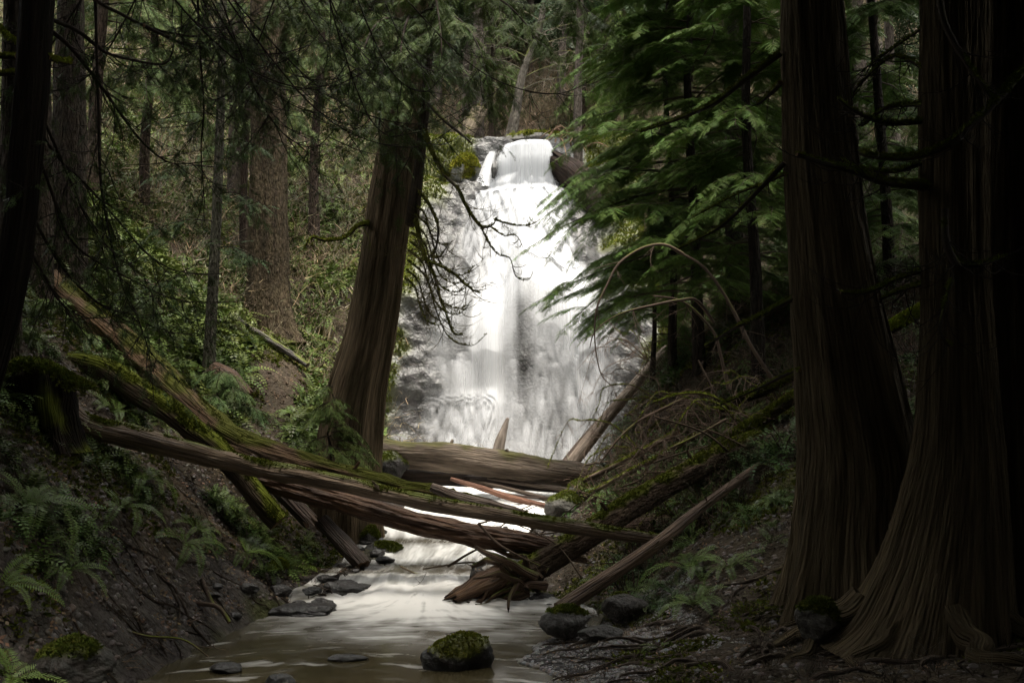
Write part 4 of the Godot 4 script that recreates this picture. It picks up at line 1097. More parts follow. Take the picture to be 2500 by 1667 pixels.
		t = big_tree(b[3], [lo - Vector3(0, 0.6, 0), lo, lo.lerp(hi, 0.5), hi, hi + (hi - lo) * 0.5], [b[2] * 1.4, b[2] * 1.15, b[2], b[2] * 0.9, b[2] * 0.7], {"sides": 20, "step": 0.15, "fibre": 0.02, "col": Color(0.07, 0.056, 0.043), "col2": Color(0.035, 0.03, 0.024), "seed": b[2] * 90.0}, "bark_scaly")
		high_crown(t, hi + Vector3(0, 1.0, 0), 9.0, 2.0, 12, {"size": 0.8, "gap": 0.4, "col": Color(0.03, 0.05, 0.02), "hang": 0.6, "seed": 20.0 + b[2] * 50.0})

	# the three great cedars on the right
	var ro := {"sides": 190, "step": 0.05, "fibre": 0.032, "fibre_freq": 6.5, "lump": 0.05, "groove": 0.03, "col": CEDAR, "col2": CEDAR2}
	p = [Vector3(3.29, 0.14, -8), Vector3(3.26, 0.41, -8), Vector3(3.28, 1.13, -8), Vector3(3.33, 1.83, -8), Vector3(3.26, 2.58, -8), Vector3(3.14, 3.69, -8), Vector3(3.07, 4.96, -8), Vector3(3.05, 6.56, -8), Vector3(3.05, 8.23, -8), Vector3(3.1, 12.06, -8)]
	t = big_tree("great straight cedar nearest the falls on the right bank", p, [0.72, 0.62, 0.53, 0.52, 0.46, 0.385, 0.325, 0.285, 0.26, 0.2], ro.merged({"seed": 14, "flute": 0.42, "flute_n": 5.0, "flute_h": 0.55}), "bark_fibre", "cedar_tree", "great cedars on the right bank")
	var T6 := t
	var rightb := {"moss": 0.5, "moss_col": Color(0.09, 0.11, 0.018), "moss_n": 3500.0, "twigs": 5, "twig_len": 0.4, "bark": Color(0.04, 0.033, 0.026)}
	for b in [[[Vector3(2.72, 6, -8), Vector3(2.42, 5.82, -8.2), Vector3(2.14, 5.67, -8.5), Vector3(1.8, 5.61, -8.8), Vector3(1.46, 5.59, -9.1)], 0.036, 0.014], [[Vector3(2.71, 5.69, -8), Vector3(2.67, 5.66, -8.2), Vector3(2.59, 5.62, -8.4)], 0.03, 0.012], [[Vector3(2.72, 4.86, -8), Vector3(2.51, 4.63, -8.2), Vector3(2.33, 4.45, -8.5), Vector3(2.19, 4.35, -8.7), Vector3(1.85, 4.21, -9)], 0.028, 0.01], [[Vector3(2.72, 4.74, -8), Vector3(2.59, 4.75, -8.4), Vector3(2.4, 4.73, -8.7), Vector3(1.97, 4.54, -9)], 0.016, 0.005],
			[[Vector3(2.77, 3.5, -8), Vector3(2.56, 3.38, -8.5), Vector3(2.39, 3.3, -8.8), Vector3(2.16, 3.14, -9.2)], 0.03, 0.01], [[Vector3(2.8, 2.79, -8), Vector3(2.83, 2.79, -8.4), Vector3(2.65, 2.66, -8.9), Vector3(2.37, 2.5, -9.4)], 0.02, 0.012]]:
		limb(t, b[0], b[1], b[2], rightb.merged({"seed": 100.0 + b[1] * 700.0}))
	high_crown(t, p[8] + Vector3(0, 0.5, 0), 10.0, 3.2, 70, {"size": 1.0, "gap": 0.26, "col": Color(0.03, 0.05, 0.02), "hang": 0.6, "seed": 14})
	p = [Vector3(3.35, 0.22, -7), Vector3(3.42, 0.46, -7), Vector3(3.56, 1.02, -7), Vector3(3.67, 1.55, -7), Vector3(3.75, 2.16, -7), Vector3(3.81, 3.65, -7), Vector3(3.93, 6.02, -7), Vector3(4, 7.48, -7), Vector3(4.17, 10.83, -7)]
	t = big_tree("broad buttressed cedar with spreading roots on the right", p, [0.74, 0.60, 0.48, 0.40, 0.335, 0.275, 0.28, 0.26, 0.2], ro.merged({"seed": 15, "flute": 0.30, "flute_n": 3.0, "flute_h": 0.6}), "bark_fibre", "cedar_tree", "great cedars on the right bank")
	var T7 := t
	for b in [[[Vector3(4.4, 5.23, -6.6), Vector3(4.26, 5.18, -6.6), Vector3(4, 4.93, -6.5), Vector3(3.8, 4.73, -6.5), Vector3(3.55, 4.52, -6.5), Vector3(3.29, 4.44, -6.6), Vector3(3.04, 4.48, -6.7), Vector3(2.96, 4.55, -6.8)], 0.036, 0.024], [[Vector3(3.61, 4.31, -7), Vector3(3.49, 4.29, -6.9), Vector3(3.13, 4.3, -6.8), Vector3(2.84, 4.36, -6.7), Vector3(2.56, 4.39, -6.6), Vector3(2.31, 4.43, -6.5)], 0.05, 0.016], [[Vector3(3.62, 4.9, -7), Vector3(3.35, 4.88, -7), Vector3(3.14, 4.87, -6.9), Vector3(2.91, 4.92, -6.8), Vector3(2.79, 5.02, -6.8)], 0.025, 0.01],
			[[Vector3(3.62, 4.54, -7), Vector3(3.4, 4.48, -7.1), Vector3(3.17, 4.53, -7.2), Vector3(2.99, 4.66, -7.3)], 0.022, 0.01], [[Vector3(3.65, 5.05, -7), Vector3(3.61, 5.17, -7.3), Vector3(3.5, 5.21, -7.5), Vector3(3.42, 5.16, -7.8)], 0.024, 0.012], [[Vector3(3.57, 3.58, -7), Vector3(3.3, 3.5, -7), Vector3(3.04, 3.38, -7), Vector3(2.82, 3.38, -7)], 0.022, 0.012], [[Vector3(3.54, 3.46, -7), Vector3(3.53, 3.47, -7.4), Vector3(3.5, 3.44, -7.8)], 0.02, 0.012],
			[[Vector3(3.65, 5.85, -6.7), Vector3(3.66, 5.6, -6.65), Vector3(3.74, 5.34, -6.6), Vector3(3.79, 5.17, -6.55), Vector3(3.94, 4.88, -6.5)], 0.03, 0.014], [[Vector3(3.59, 3.74, -6.7), Vector3(3.61, 3.58, -6.65), Vector3(3.73, 3.54, -6.65), Vector3(3.85, 3.56, -6.65), Vector3(4.07, 3.63, -6.7)], 0.026, 0.012], [[Vector3(3.61, 3.44, -6.7), Vector3(3.52, 3.22, -6.65), Vector3(3.44, 3, -6.6), Vector3(3.51, 2.88, -6.6)], 0.02, 0.012], [[Vector3(3.58, 4.02, -6.68), Vector3(3.56, 3.72, -6.65), Vector3(3.64, 3.54, -6.65)], 0.03, 0.03], [[Vector3(3.65, 5.37, -7), Vector3(3.56, 5.68, -7.4), Vector3(3.39, 5.55, -7.8), Vector3(3.39, 5.49, -7.9)], 0.016, 0.006], [[Vector3(3.67, 5.77, -7), Vector3(3.61, 5.82, -7.6), Vector3(3.52, 5.82, -8.2)], 0.012, 0.004]]:
		limb(t, b[0], b[1], b[2], rightb.merged({"seed": 130.0 + b[1] * 1100.0, "twigs": 9, "twig_len": 0.6}, true))
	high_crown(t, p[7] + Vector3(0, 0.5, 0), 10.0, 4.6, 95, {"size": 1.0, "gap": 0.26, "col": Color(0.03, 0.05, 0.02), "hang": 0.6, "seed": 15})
	p = [Vector3(4.47, 0.47, -7.4), Vector3(4.48, 1.03, -7.4), Vector3(4.53, 2.55, -7.4), Vector3(4.6, 4.14, -7.4), Vector3(4.72, 6.24, -7.4), Vector3(4.79, 7.78, -7.4), Vector3(4.95, 10.83, -7.4)]
	t = big_tree("dark cedar trunk cut by the far right edge", p, [0.6, 0.4, 0.3, 0.27, 0.25, 0.23, 0.18], ro.merged({"seed": 16, "flute": 0.3, "flute_h": 0.5}), "bark_fibre", "cedar_tree", "great cedars on the right bank")
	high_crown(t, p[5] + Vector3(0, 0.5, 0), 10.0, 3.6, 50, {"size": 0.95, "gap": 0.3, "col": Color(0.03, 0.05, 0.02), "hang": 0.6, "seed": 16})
	roots(T6, T7)

	# the forest that closes over the viewer
	var names := ["tall cedar behind the viewer shading the creek mouth", "tall cedar behind the viewer on the left bank", "tall cedar behind the viewer on the right bank", "cedar beyond the left edge shading the fern bank", "cedar beyond the right edge shading the root floor", "cedar high on the slope beyond the left edge", "cedar beside the viewer outside the right edge", "cedar on the slope outside the right edge"]
	var spots := [Vector3(-0.5, 0, 4.5), Vector3(-6.5, 0, 2.0), Vector3(5.0, 0, 3.5), Vector3(-7.6, 0, -6.5), Vector3(7.8, 0, -7.0), Vector3(-10.5, 0, -11.5), Vector3(4.6, 0, -1.5), Vector3(10.5, 0, -12.5)]
	for k in spots.size():
		var a := on_ground(spots[k].x, spots[k].z, -0.4)
		t = big_tree(names[k], [a, a + Vector3(0, 0.8, 0), a + Vector3(0.1, 7, 0), a + Vector3(0.1, 17, 0)], [0.6, 0.45, 0.35, 0.15], {"sides": 20, "step": 0.3, "fibre": 0.03, "col": CEDAR, "col2": CEDAR2, "seed": 30 + k}, "bark_fibre", "cedar_tree", "forest around the viewer")
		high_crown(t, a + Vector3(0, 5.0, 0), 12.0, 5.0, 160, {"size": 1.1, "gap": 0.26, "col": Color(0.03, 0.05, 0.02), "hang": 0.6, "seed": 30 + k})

func thicket() -> void:
	var where := [[-4.0, 7.5, "behind the left bank"], [1.5, 9.0, "straight behind the viewer"], [6.5, 7.0, "behind the right bank"], [-9.5, 3.5, "left behind the viewer"], [10.0, 3.0, "right behind the viewer"], [-10.5, -3.0, "outside the left edge near the viewer"], [8.2, -3.0, "outside the right edge near the viewer"], [-1.5, 13.0, "farther behind the viewer"], [11.5, -8.0, "outside the right edge by the cedars"]]
	for k in where.size():
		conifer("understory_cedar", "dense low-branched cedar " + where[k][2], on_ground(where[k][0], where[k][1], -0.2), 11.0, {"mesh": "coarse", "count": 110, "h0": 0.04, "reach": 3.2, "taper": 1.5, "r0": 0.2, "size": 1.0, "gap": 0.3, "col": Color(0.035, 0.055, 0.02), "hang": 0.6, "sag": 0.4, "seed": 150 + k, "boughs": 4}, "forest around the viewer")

func roots(T6: Node3D, T7: Node3D) -> void:
	# knuckled roots gripping the soil round both trunks
	rng.seed = 303
	for k in 20:
		var t: Node3D = T7 if k < 12 else T6
		var a := TAU * (k if k < 12 else k - 12) / (12.0 if k < 12 else 8.0) + rf(-0.2, 0.2)
		var R0 := 0.42; var L := rf(0.5, 1.1); var p := []; var r := []; var r0 := rf(0.05, 0.11)
		for i in 8:
			var f := i / 7.0
			var q := Vector3(t.position.x + cos(a) * (R0 + L * f), 0, t.position.z + sin(a) * (R0 + L * f))
			p.append(on_ground(q.x, q.z, r0 * (0.9 - 1.3 * f) + 0.22 * pow(1.0 - f, 3.0)) - t.position); r.append(r0 * (1.15 - 0.95 * f))
			a += rf(-0.16, 0.16)
		mi("root", tube(p, r, {"sides": 14, "step": 0.04, "fibre": r0 * 0.25, "fibre_freq": 3.0, "lump": 0.2, "col": CEDAR, "col2": CEDAR2, "seed": k, "end_col": CEDAR2}), M.bark_fibre, t)
	rng.seed = 404
	for k in 78:
		var x := rf(1.0, 4.3); var d := rf(6.0, 9.3)
		var a := rf(2.2, 4.2) if rf(0, 1) < 0.75 else rf(0, TAU)
		var p := []; var r := []
		var r0 := rf(0.008, 0.028) * (1.5 if rf(0, 1) < 0.2 else 1.0)
		var L := rf(0.4, 1.5)
		for i in 8:
			p.append(on_ground(x, -d, r0 * (0.55 if i > 0 and i < 7 else -0.6) + 0.012 * sin(i * 2.0 + k)))
			r.append(r0 * (1.0 - 0.75 * i / 7.0))
			x += cos(a) * L / 7.0; d -= sin(a) * L / 7.0 * 0.6
			a += rf(-0.55, 0.55)
		var t: Node3D = T6 if k % 2 else T7
		mi("root", tube(rel(p, t.position), r, {"sides": 7, "step": 0.05, "lump": 0.18, "col": Color(0.2, 0.16, 0.125), "col2": Color(0.09, 0.07, 0.055), "seed": k}), M.bark_fibre, t)

func back_trees() -> void:
	# the bright young hemlocks right of the falls
	var hem := {"mesh": "hemlock", "r0": 0.11, "r1": 0.03, "col": Color(0.075, 0.128, 0.026), "size": 0.32, "gap": 0.07, "hang": 0.22, "sag": 0.42, "lift": 0.12, "bark": Color(0.04, 0.034, 0.028), "bark2": Color(0.025, 0.02, 0.017), "boughs": 5}
	conifer("hemlock_tree", "bright green hemlock with layered sprays right of the falls", Vector3(3.86, 3.63, -17), 15.0, hem.merged({"count": 130, "h0": 0.09, "reach": 3.3, "taper": 1.3, "seed": 2}))
	conifer("hemlock_tree", "young green hemlock close behind the straight right cedar", Vector3(4.34, 2.88, -14.5), 12.0, hem.merged({"count": 50, "h0": 0.2, "reach": 1.8, "taper": 1.3, "seed": 3, "col": Color(0.08, 0.135, 0.025)}))
	conifer("hemlock_tree", "dark stemmed hemlock behind the bright one on the right slope", Vector3(5.58, 4.62, -20), 17.0, hem.merged({"count": 90, "h0": 0.12, "reach": 2.8, "r0": 0.3, "seed": 4, "col": Color(0.055, 0.10, 0.024)}, true))
	conifer("hemlock_tree", "small hemlock leaning over the foot of the falls", Vector3(3.5, 3.49, -20.5), 5.5, hem.merged({"count": 34, "h0": 0.15, "reach": 1.7, "r0": 0.06, "seed": 5, "size": 0.35}, true))
	conifer("hemlock_tree", "green hemlock directly beside the lower falls", Vector3(3.61, 4.05, -18.5), 10.5, hem.merged({"count": 70, "h0": 0.14, "reach": 2.2, "r0": 0.08, "seed": 7}, true))
	conifer("hemlock_tree", "hemlock seen between the two right cedars", Vector3(7.41, 4.14, -16), 13.0, hem.merged({"count": 70, "h0": 0.08, "reach": 2.0, "seed": 6, "col": Color(0.055, 0.095, 0.022)}, true))
	conifer("hemlock_tree", "dim hemlock farther back between the two right cedars", Vector3(9.07, 6.1, -21), 13.0, hem.merged({"count": 60, "h0": 0.1, "reach": 2.2, "seed": 17, "col": Color(0.05, 0.08, 0.022)}, true))
	conifer("cedar_sapling", "small yellow-green cedar sapling at the foot of the leaning cedar", Vector3(-2.82, 1.63, -13), 1.3, {"mesh": "cedar", "r0": 0.02, "col": Color(0.07, 0.10, 0.025), "size": 0.26, "gap": 0.08, "count": 16, "h0": 0.15, "reach": 0.6, "boughs": 2, "seed": 8, "sides": 8})
	conifer("cedar_sapling", "feathery sapling beside the slim young tree's foot", Vector3(-4.96, 2.42, -14), 0.9, {"mesh": "cedar_b", "r0": 0.018, "col": Color(0.05, 0.08, 0.025), "size": 0.3, "gap": 0.1, "count": 12, "h0": 0.2, "reach": 0.8, "boughs": 2, "seed": 9, "sides": 8})
	# cedars of the left hillside, hanging sprays
	var ced := {"mesh": "cedar_b", "col": Color(0.065, 0.095, 0.03), "size": 0.42, "gap": 0.14, "hang": 0.8, "sag": 0.55, "lift": 0.12, "boughs": 3}
	conifer("cedar_tree", "drooping cedar on the left hillside above the fir", Vector3(-6.6, 8.39, -27), 16.0, ced.merged({"count": 50, "h0": 0.32, "reach": 2.8, "r0": 0.16, "seed": 11}))
	conifer("cedar_tree", "drooping cedar between the slim tree and the stout fir", Vector3(-7.89, 6.66, -24), 13.0, ced.merged({"count": 26, "h0": 0.3, "reach": 1.9, "r0": 0.12, "seed": 12}))
	conifer("cedar_tree", "dim cedar high on the left slope", Vector3(-9.98, 7.24, -22), 14.0, ced.merged({"count": 44, "h0": 0.3, "reach": 2.4, "r0": 0.14, "seed": 13}))
	conifer("cedar_tree", "shaded cedar at the upper left behind the sweeping boughs", Vector3(-10.4, 7.44, -20), 14.0, ced.merged({"count": 44, "h0": 0.3, "reach": 2.4, "r0": 0.16, "seed": 14}))
	conifer("cedar_tree", "pale foliaged cedar close left of the crest of the falls", Vector3(-3.61, 13.34, -31.5), 12.0, ced.merged({"count": 50, "h0": 0.1, "reach": 2.2, "r0": 0.2, "seed": 15, "col": Color(0.045, 0.062, 0.034)}, true))
	conifer("cedar_tree", "hanging cedar above the middle of the crest", Vector3(-0.54, 16.39, -38), 16.0, ced.merged({"count": 46, "h0": 0.45, "reach": 3.0, "r0": 0.22, "seed": 16, "col": Color(0.042, 0.06, 0.03)}, true))
	conifer("cedar_tree", "hanging cedar above the right of the crest", Vector3(4.39, 15.65, -36), 15.0, ced.merged({"count": 60, "h0": 0.4, "reach": 3.2, "r0": 0.2, "seed": 17, "col": Color(0.036, 0.062, 0.026)}, true))
	conifer("cedar_tree", "green cedar just behind the left of the crest", Vector3(-0.9, 15.44, -36), 9.0, ced.merged({"count": 40, "h0": 0.15, "reach": 1.8, "r0": 0.12, "seed": 18, "col": Color(0.07, 0.10, 0.03)}, true))
	conifer("cedar_tree", "green cedar behind the right shoulder of the crest", Vector3(3.4, 16.02, -37), 10.0, ced.merged({"count": 46, "h0": 0.12, "reach": 2.0, "r0": 0.12, "seed": 19, "col": Color(0.07, 0.105, 0.028)}, true))
	conifer("cedar_tree", "small green cedar on the slope right above the upturned roots", Vector3(4.73, 13.97, -33), 8.0, ced.merged({"count": 40, "h0": 0.1, "reach": 1.8, "r0": 0.1, "seed": 20, "col": Color(0.08, 0.115, 0.028)}, true))
	# bare trunks of the wood above the falls
	var where := [[Vector3(-1.5, 14.32, -34), 0.26, "grey trunk behind the broken log at the crest"], [Vector3(-2.07, 14.94, -36), 0.18, "second grey trunk left of the crest, the thinner one"], [Vector3(-1.22, 16.58, -40), 0.2, "dim trunk just right of the crest's broken log"], [Vector3(2.54, 17.01, -41), 0.24, "dim trunk above the right shoulder of the falls"], [Vector3(2.54, 11.54, -30.5), 0.17, "lichened grey stem at the right shoulder of the falls"], [Vector3(6.18, 17.14, -40), 0.2, "trunk in the brown brush above the right slope"], [Vector3(9.01, 17.89, -42), 0.28, "far trunk above the bright hemlock"], [Vector3(-3.83, 17.14, -40), 0.3, "far trunk behind the leaning cedar's top"], [Vector3(-10.02, 21.13, -44), 0.3, "far trunk high on the left hillside"], [Vector3(-17.43, 21.22, -42), 0.26, "far trunk near the top of the left hillside"], [Vector3(-18.23, 18.54, -38), 0.22, "far trunk among the upper left sprays"], [Vector3(10.51, 8.49, -24), 0.2, "pale trunk between the two right cedars"], [Vector3(12.46, 8.16, -26), 0.18, "second trunk between the two right cedars, farther back"], [Vector3(15.62, 14.9, -34), 0.26, "far trunk high between the two right cedars"], [Vector3(1.1, 20.37, -46), 0.2, "farthest trunk above the middle of the falls"], [Vector3(5.23, 20.76, -47), 0.22, "farthest trunk right of the falls' crest"]]
	for k in where.size():
		var b: Vector3 = where[k][0]
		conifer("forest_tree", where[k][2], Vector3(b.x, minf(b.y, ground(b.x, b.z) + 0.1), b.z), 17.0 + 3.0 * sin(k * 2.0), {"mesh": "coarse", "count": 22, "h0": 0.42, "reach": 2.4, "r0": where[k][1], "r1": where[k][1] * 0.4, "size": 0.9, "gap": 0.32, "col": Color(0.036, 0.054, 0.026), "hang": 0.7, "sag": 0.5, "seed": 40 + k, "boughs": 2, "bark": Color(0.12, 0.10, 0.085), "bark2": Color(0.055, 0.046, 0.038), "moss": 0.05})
	# farther forest closing the sky
	var far_names := ["upper left", "left", "middle left", "middle", "middle right", "right", "far right", "leftmost", "rightmost"]
	var n := 0
	for row in 2:
		for k in 9:
			var x := -26.0 + 6.5 * k + 3.0 * sin(k * 3.1 + row); var d := 46.0 + 9.0 * row + 2.5 * sin(k * 1.7)
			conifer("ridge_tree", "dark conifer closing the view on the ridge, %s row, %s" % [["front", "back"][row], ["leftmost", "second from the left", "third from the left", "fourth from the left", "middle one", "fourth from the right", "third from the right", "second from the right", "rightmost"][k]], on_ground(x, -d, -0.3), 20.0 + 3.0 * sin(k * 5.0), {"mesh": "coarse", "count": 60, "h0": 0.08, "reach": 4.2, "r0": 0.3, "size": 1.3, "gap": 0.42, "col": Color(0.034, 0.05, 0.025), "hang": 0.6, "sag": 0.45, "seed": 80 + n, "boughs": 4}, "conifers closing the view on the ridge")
			n += 1
	# alder and broken trees at the crest
	var t := big_tree("pale leaning alder on the crest of the falls", [Vector3(-0.2, 14.23, -34), Vector3(-0.07, 14.61, -34), Vector3(0.22, 16.05, -34), Vector3(0.45, 17.41, -34), Vector3(1.2, 19.56, -34), Vector3(1.59, 21.94, -34)], [0.3, 0.26, 0.2, 0.17, 0.14, 0.1], {"sides": 18, "step": 0.15, "col": Color(0.2, 0.18, 0.15), "col2": Color(0.07, 0.06, 0.05), "moss": 0.22, "seed": 3}, "bark_scaly", "alder_tree")
	for k in 14:
		var f := 0.25 + 0.05 * k
		var a := (Vector3(0.22, 16.05, -34)).lerp(Vector3(1.59, 21.94, -34), f - 0.2)
		var s := 1.0 if k % 2 else -1.0
		limb(t, [a, a + Vector3(0.7 * s, 0.25, 0.3), a + Vector3(1.6 * s, 0.35, 0.6), a + Vector3(2.5 * s, 0.1, 0.8)], 0.03, 0.006, {"twigs": 12, "twig_len": 1.1, "twig_r": 0.01, "twig_col": Color(0.16, 0.14, 0.11), "bark": Color(0.14, 0.13, 0.10), "moss": 0.2, "seed": 200 + k, "twiglets": 3, "moss_n": 400.0, "moss_s": 0.05})

func fallen_logs() -> void:
	var RED := Color(0.14, 0.075, 0.04); var RED2 := Color(0.055, 0.032, 0.022); var GREY := Color(0.16, 0.14, 0.125); var GREY2 := Color(0.07, 0.06, 0.05); var MOSS := Color(0.10, 0.115, 0.018)
	# the long log down the left bank and across the creek
	fallen("fallen_log", "long decayed reddish log running down the left bank across the creek", "log", [Vector3(-7.88, 4.69, -13.8), Vector3(-7.28, 4.23, -13.6), Vector3(-6.66, 3.81, -13.4), Vector3(-6.12, 3.41, -13.2), Vector3(-5.61, 3.02, -13), Vector3(-5.05, 2.59, -12.8), Vector3(-4.39, 2.13, -12.6), Vector3(-3.79, 1.88, -12.5), Vector3(-3.07, 1.69, -12.4), Vector3(-2.41, 1.51, -12.3), Vector3(-1.76, 1.36, -12.3), Vector3(-1.12, 1.25, -12.3), Vector3(-0.55, 1.12, -12.3)], [0.25, 0.27, 0.27, 0.26, 0.26, 0.24, 0.21, 0.18, 0.16, 0.15, 0.14, 0.13, 0.10], {"sides": 60, "step": 0.05, "fibre": 0.05, "fibre_freq": 3.5, "lump": 0.16, "col": Color(0.13, 0.085, 0.052), "col2": Color(0.045, 0.033, 0.024), "moss": 0.2, "moss_col": Color(0.062, 0.066, 0.016), "seed": 2, "broken": 0.35, "stubs": 3}, "bark_fibre")
	fallen("mossy_log", "thick log under bright moss on the left bank, below the reddish one", "log", [Vector3(-6.33, 3.18, -11.8), Vector3(-5.79, 3.06, -11.7), Vector3(-5.42, 2.87, -11.6), Vector3(-5.1, 2.69, -11.5), Vector3(-4.69, 2.47, -11.4), Vector3(-4.34, 2.21, -11.3), Vector3(-3.93, 1.93, -11.2), Vector3(-3.41, 1.33, -11.2), Vector3(-3.1, 1, -11.2)], [0.14, 0.16, 0.16, 0.155, 0.15, 0.14, 0.135, 0.13, 0.12], {"sides": 28, "step": 0.06, "fibre": 0.02, "lump": 0.12, "col": Color(0.08, 0.06, 0.04), "col2": Color(0.035, 0.028, 0.02), "moss": 0.52, "moss_col": MOSS, "seed": 4, "moss_n": 1600.0, "stubs": 2}, "bark_fibre")
	fallen("pole_log", "slender moss-topped log bridging the creek from bank to bank", "log", [Vector3(-6.05, 2.35, -9.9), Vector3(-5.27, 2.5, -9.5), Vector3(-4.96, 2.27, -9.6), Vector3(-4.53, 2.13, -9.9), Vector3(-3.77, 1.88, -10.4), Vector3(-3.15, 1.71, -10.7), Vector3(-2.67, 1.62, -10.8), Vector3(-2.13, 1.5, -10.9), Vector3(-1.22, 1.3, -10.9), Vector3(0.13, 1.08, -10.8), Vector3(1.23, 0.93, -10.6), Vector3(2, 0.84, -10.5)], [0.1, 0.13, 0.135, 0.125, 0.115, 0.108, 0.102, 0.098, 0.09, 0.08, 0.075, 0.05], {"sides": 28, "step": 0.05, "fibre": 0.016, "lump": 0.12, "col": Color(0.25, 0.18, 0.12), "col2": Color(0.085, 0.06, 0.04), "moss": 0.22, "moss_col": MOSS, "seed": 11, "moss_n": 2200.0, "moss_s": 0.028, "stubs": 9, "fibre_freq": 3.0}, "wood_wet")
	fallen("rotten_log", "big dark red rotten log lying just under the slender bridge log", "log", [Vector3(-3.65, 1.61, -11.4), Vector3(-2.36, 1.26, -11.4), Vector3(-1.36, 0.98, -11.4), Vector3(-0.55, 0.81, -11.4), Vector3(0.14, 0.71, -11.3), Vector3(0.77, 0.61, -11.2)], [0.08, 0.10, 0.11, 0.11, 0.10, 0.07], {"sides": 56, "step": 0.05, "fibre": 0.06, "fibre_freq": 3.0, "lump": 0.18, "col": RED * 0.75, "col2": RED2 * 0.7, "seed": 7, "broken": 0.3}, "wood_wet")
	fallen("log_slab", "split pale-edged slab lying on the reddish log's broken end", "log", [Vector3(-1.16, 1.41, -12), Vector3(-0.72, 1.24, -12), Vector3(-0.29, 1.15, -12), Vector3(0.18, 1.04, -12)], [0.05, 0.07, 0.065, 0.03], {"sides": 10, "step": 0.05, "fibre": 0.02, "col": Color(0.2, 0.16, 0.13), "col2": Color(0.08, 0.05, 0.035), "seed": 8, "broken": 0.1}, "wood_wet")
	fallen("fallen_log", "weathered grey log across the creek in front of the falls", "log", [Vector3(-4.67, 2, -17.6), Vector3(-3.78, 1.93, -17.4), Vector3(-2.48, 1.75, -17.2), Vector3(-1.12, 1.65, -17.1), Vector3(0.21, 1.47, -17), Vector3(1.96, 1.22, -16.8)], [0.2, 0.23, 0.25, 0.25, 0.24, 0.21], {"sides": 36, "step": 0.08, "fibre": 0.05, "lump": 0.14, "col": Color(0.19, 0.15, 0.115), "col2": Color(0.06, 0.046, 0.034), "moss": 0.07, "moss_col": Color(0.09, 0.085, 0.03), "seed": 9, "stubs": 3}, "wood_dry")
	fallen("sunken_log", "dark log tucked beneath the grey log before the falls", "log", [Vector3(-2.89, 1.33, -17.6), Vector3(-1.61, 1.27, -17.6), Vector3(-0.24, 1.2, -17.6), Vector3(1.48, 1.05, -17.4)], [0.16, 0.19, 0.18, 0.15], {"sides": 24, "step": 0.1, "fibre": 0.03, "col": Color(0.07, 0.05, 0.04), "col2": Color(0.035, 0.027, 0.022), "seed": 10}, "wood_wet")
	var planks := [[[Vector3(-1.21, 1.26, -16.6), Vector3(-0.56, 1.09, -16.3), Vector3(0.03, 0.92, -16), Vector3(1, 0.74, -15.6)], 0.05, Color(0.26, 0.13, 0.085), "fresh orange split plank under the grey log"], [[Vector3(-0.85, 1.22, -17), Vector3(0.03, 1.04, -16.6), Vector3(1.11, 0.8, -16)], 0.035, Color(0.16, 0.12, 0.09), "narrow brown split plank beside the orange one"], [[Vector3(-0.5, 1.25, -17.1), Vector3(0.47, 1.12, -16.8), Vector3(1.48, 1.01, -16.4)], 0.04, Color(0.18, 0.14, 0.11), "upper split plank close under the grey log"], [[Vector3(-1.02, 1.17, -16.9), Vector3(0.2, 0.93, -16.4), Vector3(1.28, 0.95, -16)], 0.02, Color(0.14, 0.10, 0.08), "thin stick lying along the split planks"]]
	for k in planks.size(): fallen("split_plank", planks[k][3], "log", planks[k][0], [planks[k][1] * 0.5, planks[k][1], planks[k][1] * 1.1, planks[k][1] * 0.7].slice(0, planks[k][0].size()), {"sides": 8, "step": 0.08, "fibre": planks[k][1] * 0.3, "col": planks[k][2], "col2": planks[k][2] * 0.5, "seed": 20 + k, "broken": 0.1}, "wood_wet", "split planks under the grey log")
	# right bank
	fallen("mossy_log", "barky mossy log climbing the right bank under the bridge log", "log", [Vector3(-0.31, 0.09, -10.9), Vector3(0.42, 0.49, -11.1), Vector3(1.13, 0.88, -11.3), Vector3(1.65, 1.17, -11.6), Vector3(2.4, 1.53, -12), Vector3(3.26, 1.91, -12.4), Vector3(4.49, 2.47, -12.9)], [0.15, 0.16, 0.165, 0.165, 0.16, 0.15, 0.13], {"sides": 32, "step": 0.06, "fibre": 0.015, "lump": 0.08, "col": Color(0.12, 0.085, 0.06), "col2": Color(0.055, 0.042, 0.032), "moss": 0.24, "moss_col": MOSS, "seed": 13, "moss_n": 1600.0, "stubs": 4}, "bark_scaly")
	fallen("pole_log", "bare brown pole slanting down the right bank into the gravel", "log", [Vector3(0.54, 0.14, -9.9), Vector3(1.17, 0.46, -10.2), Vector3(1.74, 0.79, -10.4), Vector3(2.51, 1.25, -10.9), Vector3(3.38, 1.74, -11.4)], [0.085, 0.085, 0.078, 0.06, 0.045], {"sides": 20, "step": 0.05, "fibre": 0.006, "lump": 0.08, "col": Color(0.21, 0.14, 0.092), "col2": Color(0.09, 0.06, 0.042), "seed": 15, "stubs": 6}, "wood_wet")
	fallen("pole_log", "pale barkless pole leaning on the rocks at the right foot of the falls", "log", [Vector3(1.4, 1.34, -20.3), Vector3(2.11, 2.2, -20.8), Vector3(2.96, 3.15, -21.3), Vector3(4.14, 4.4, -22)], [0.16, 0.155, 0.14, 0.1], {"sides": 20, "step": 0.08, "fibre": 0.012, "col": Color(0.45, 0.36, 0.29), "col2": Color(0.22, 0.17, 0.13), "seed": 16, "stubs": 4}, "wood_dry")
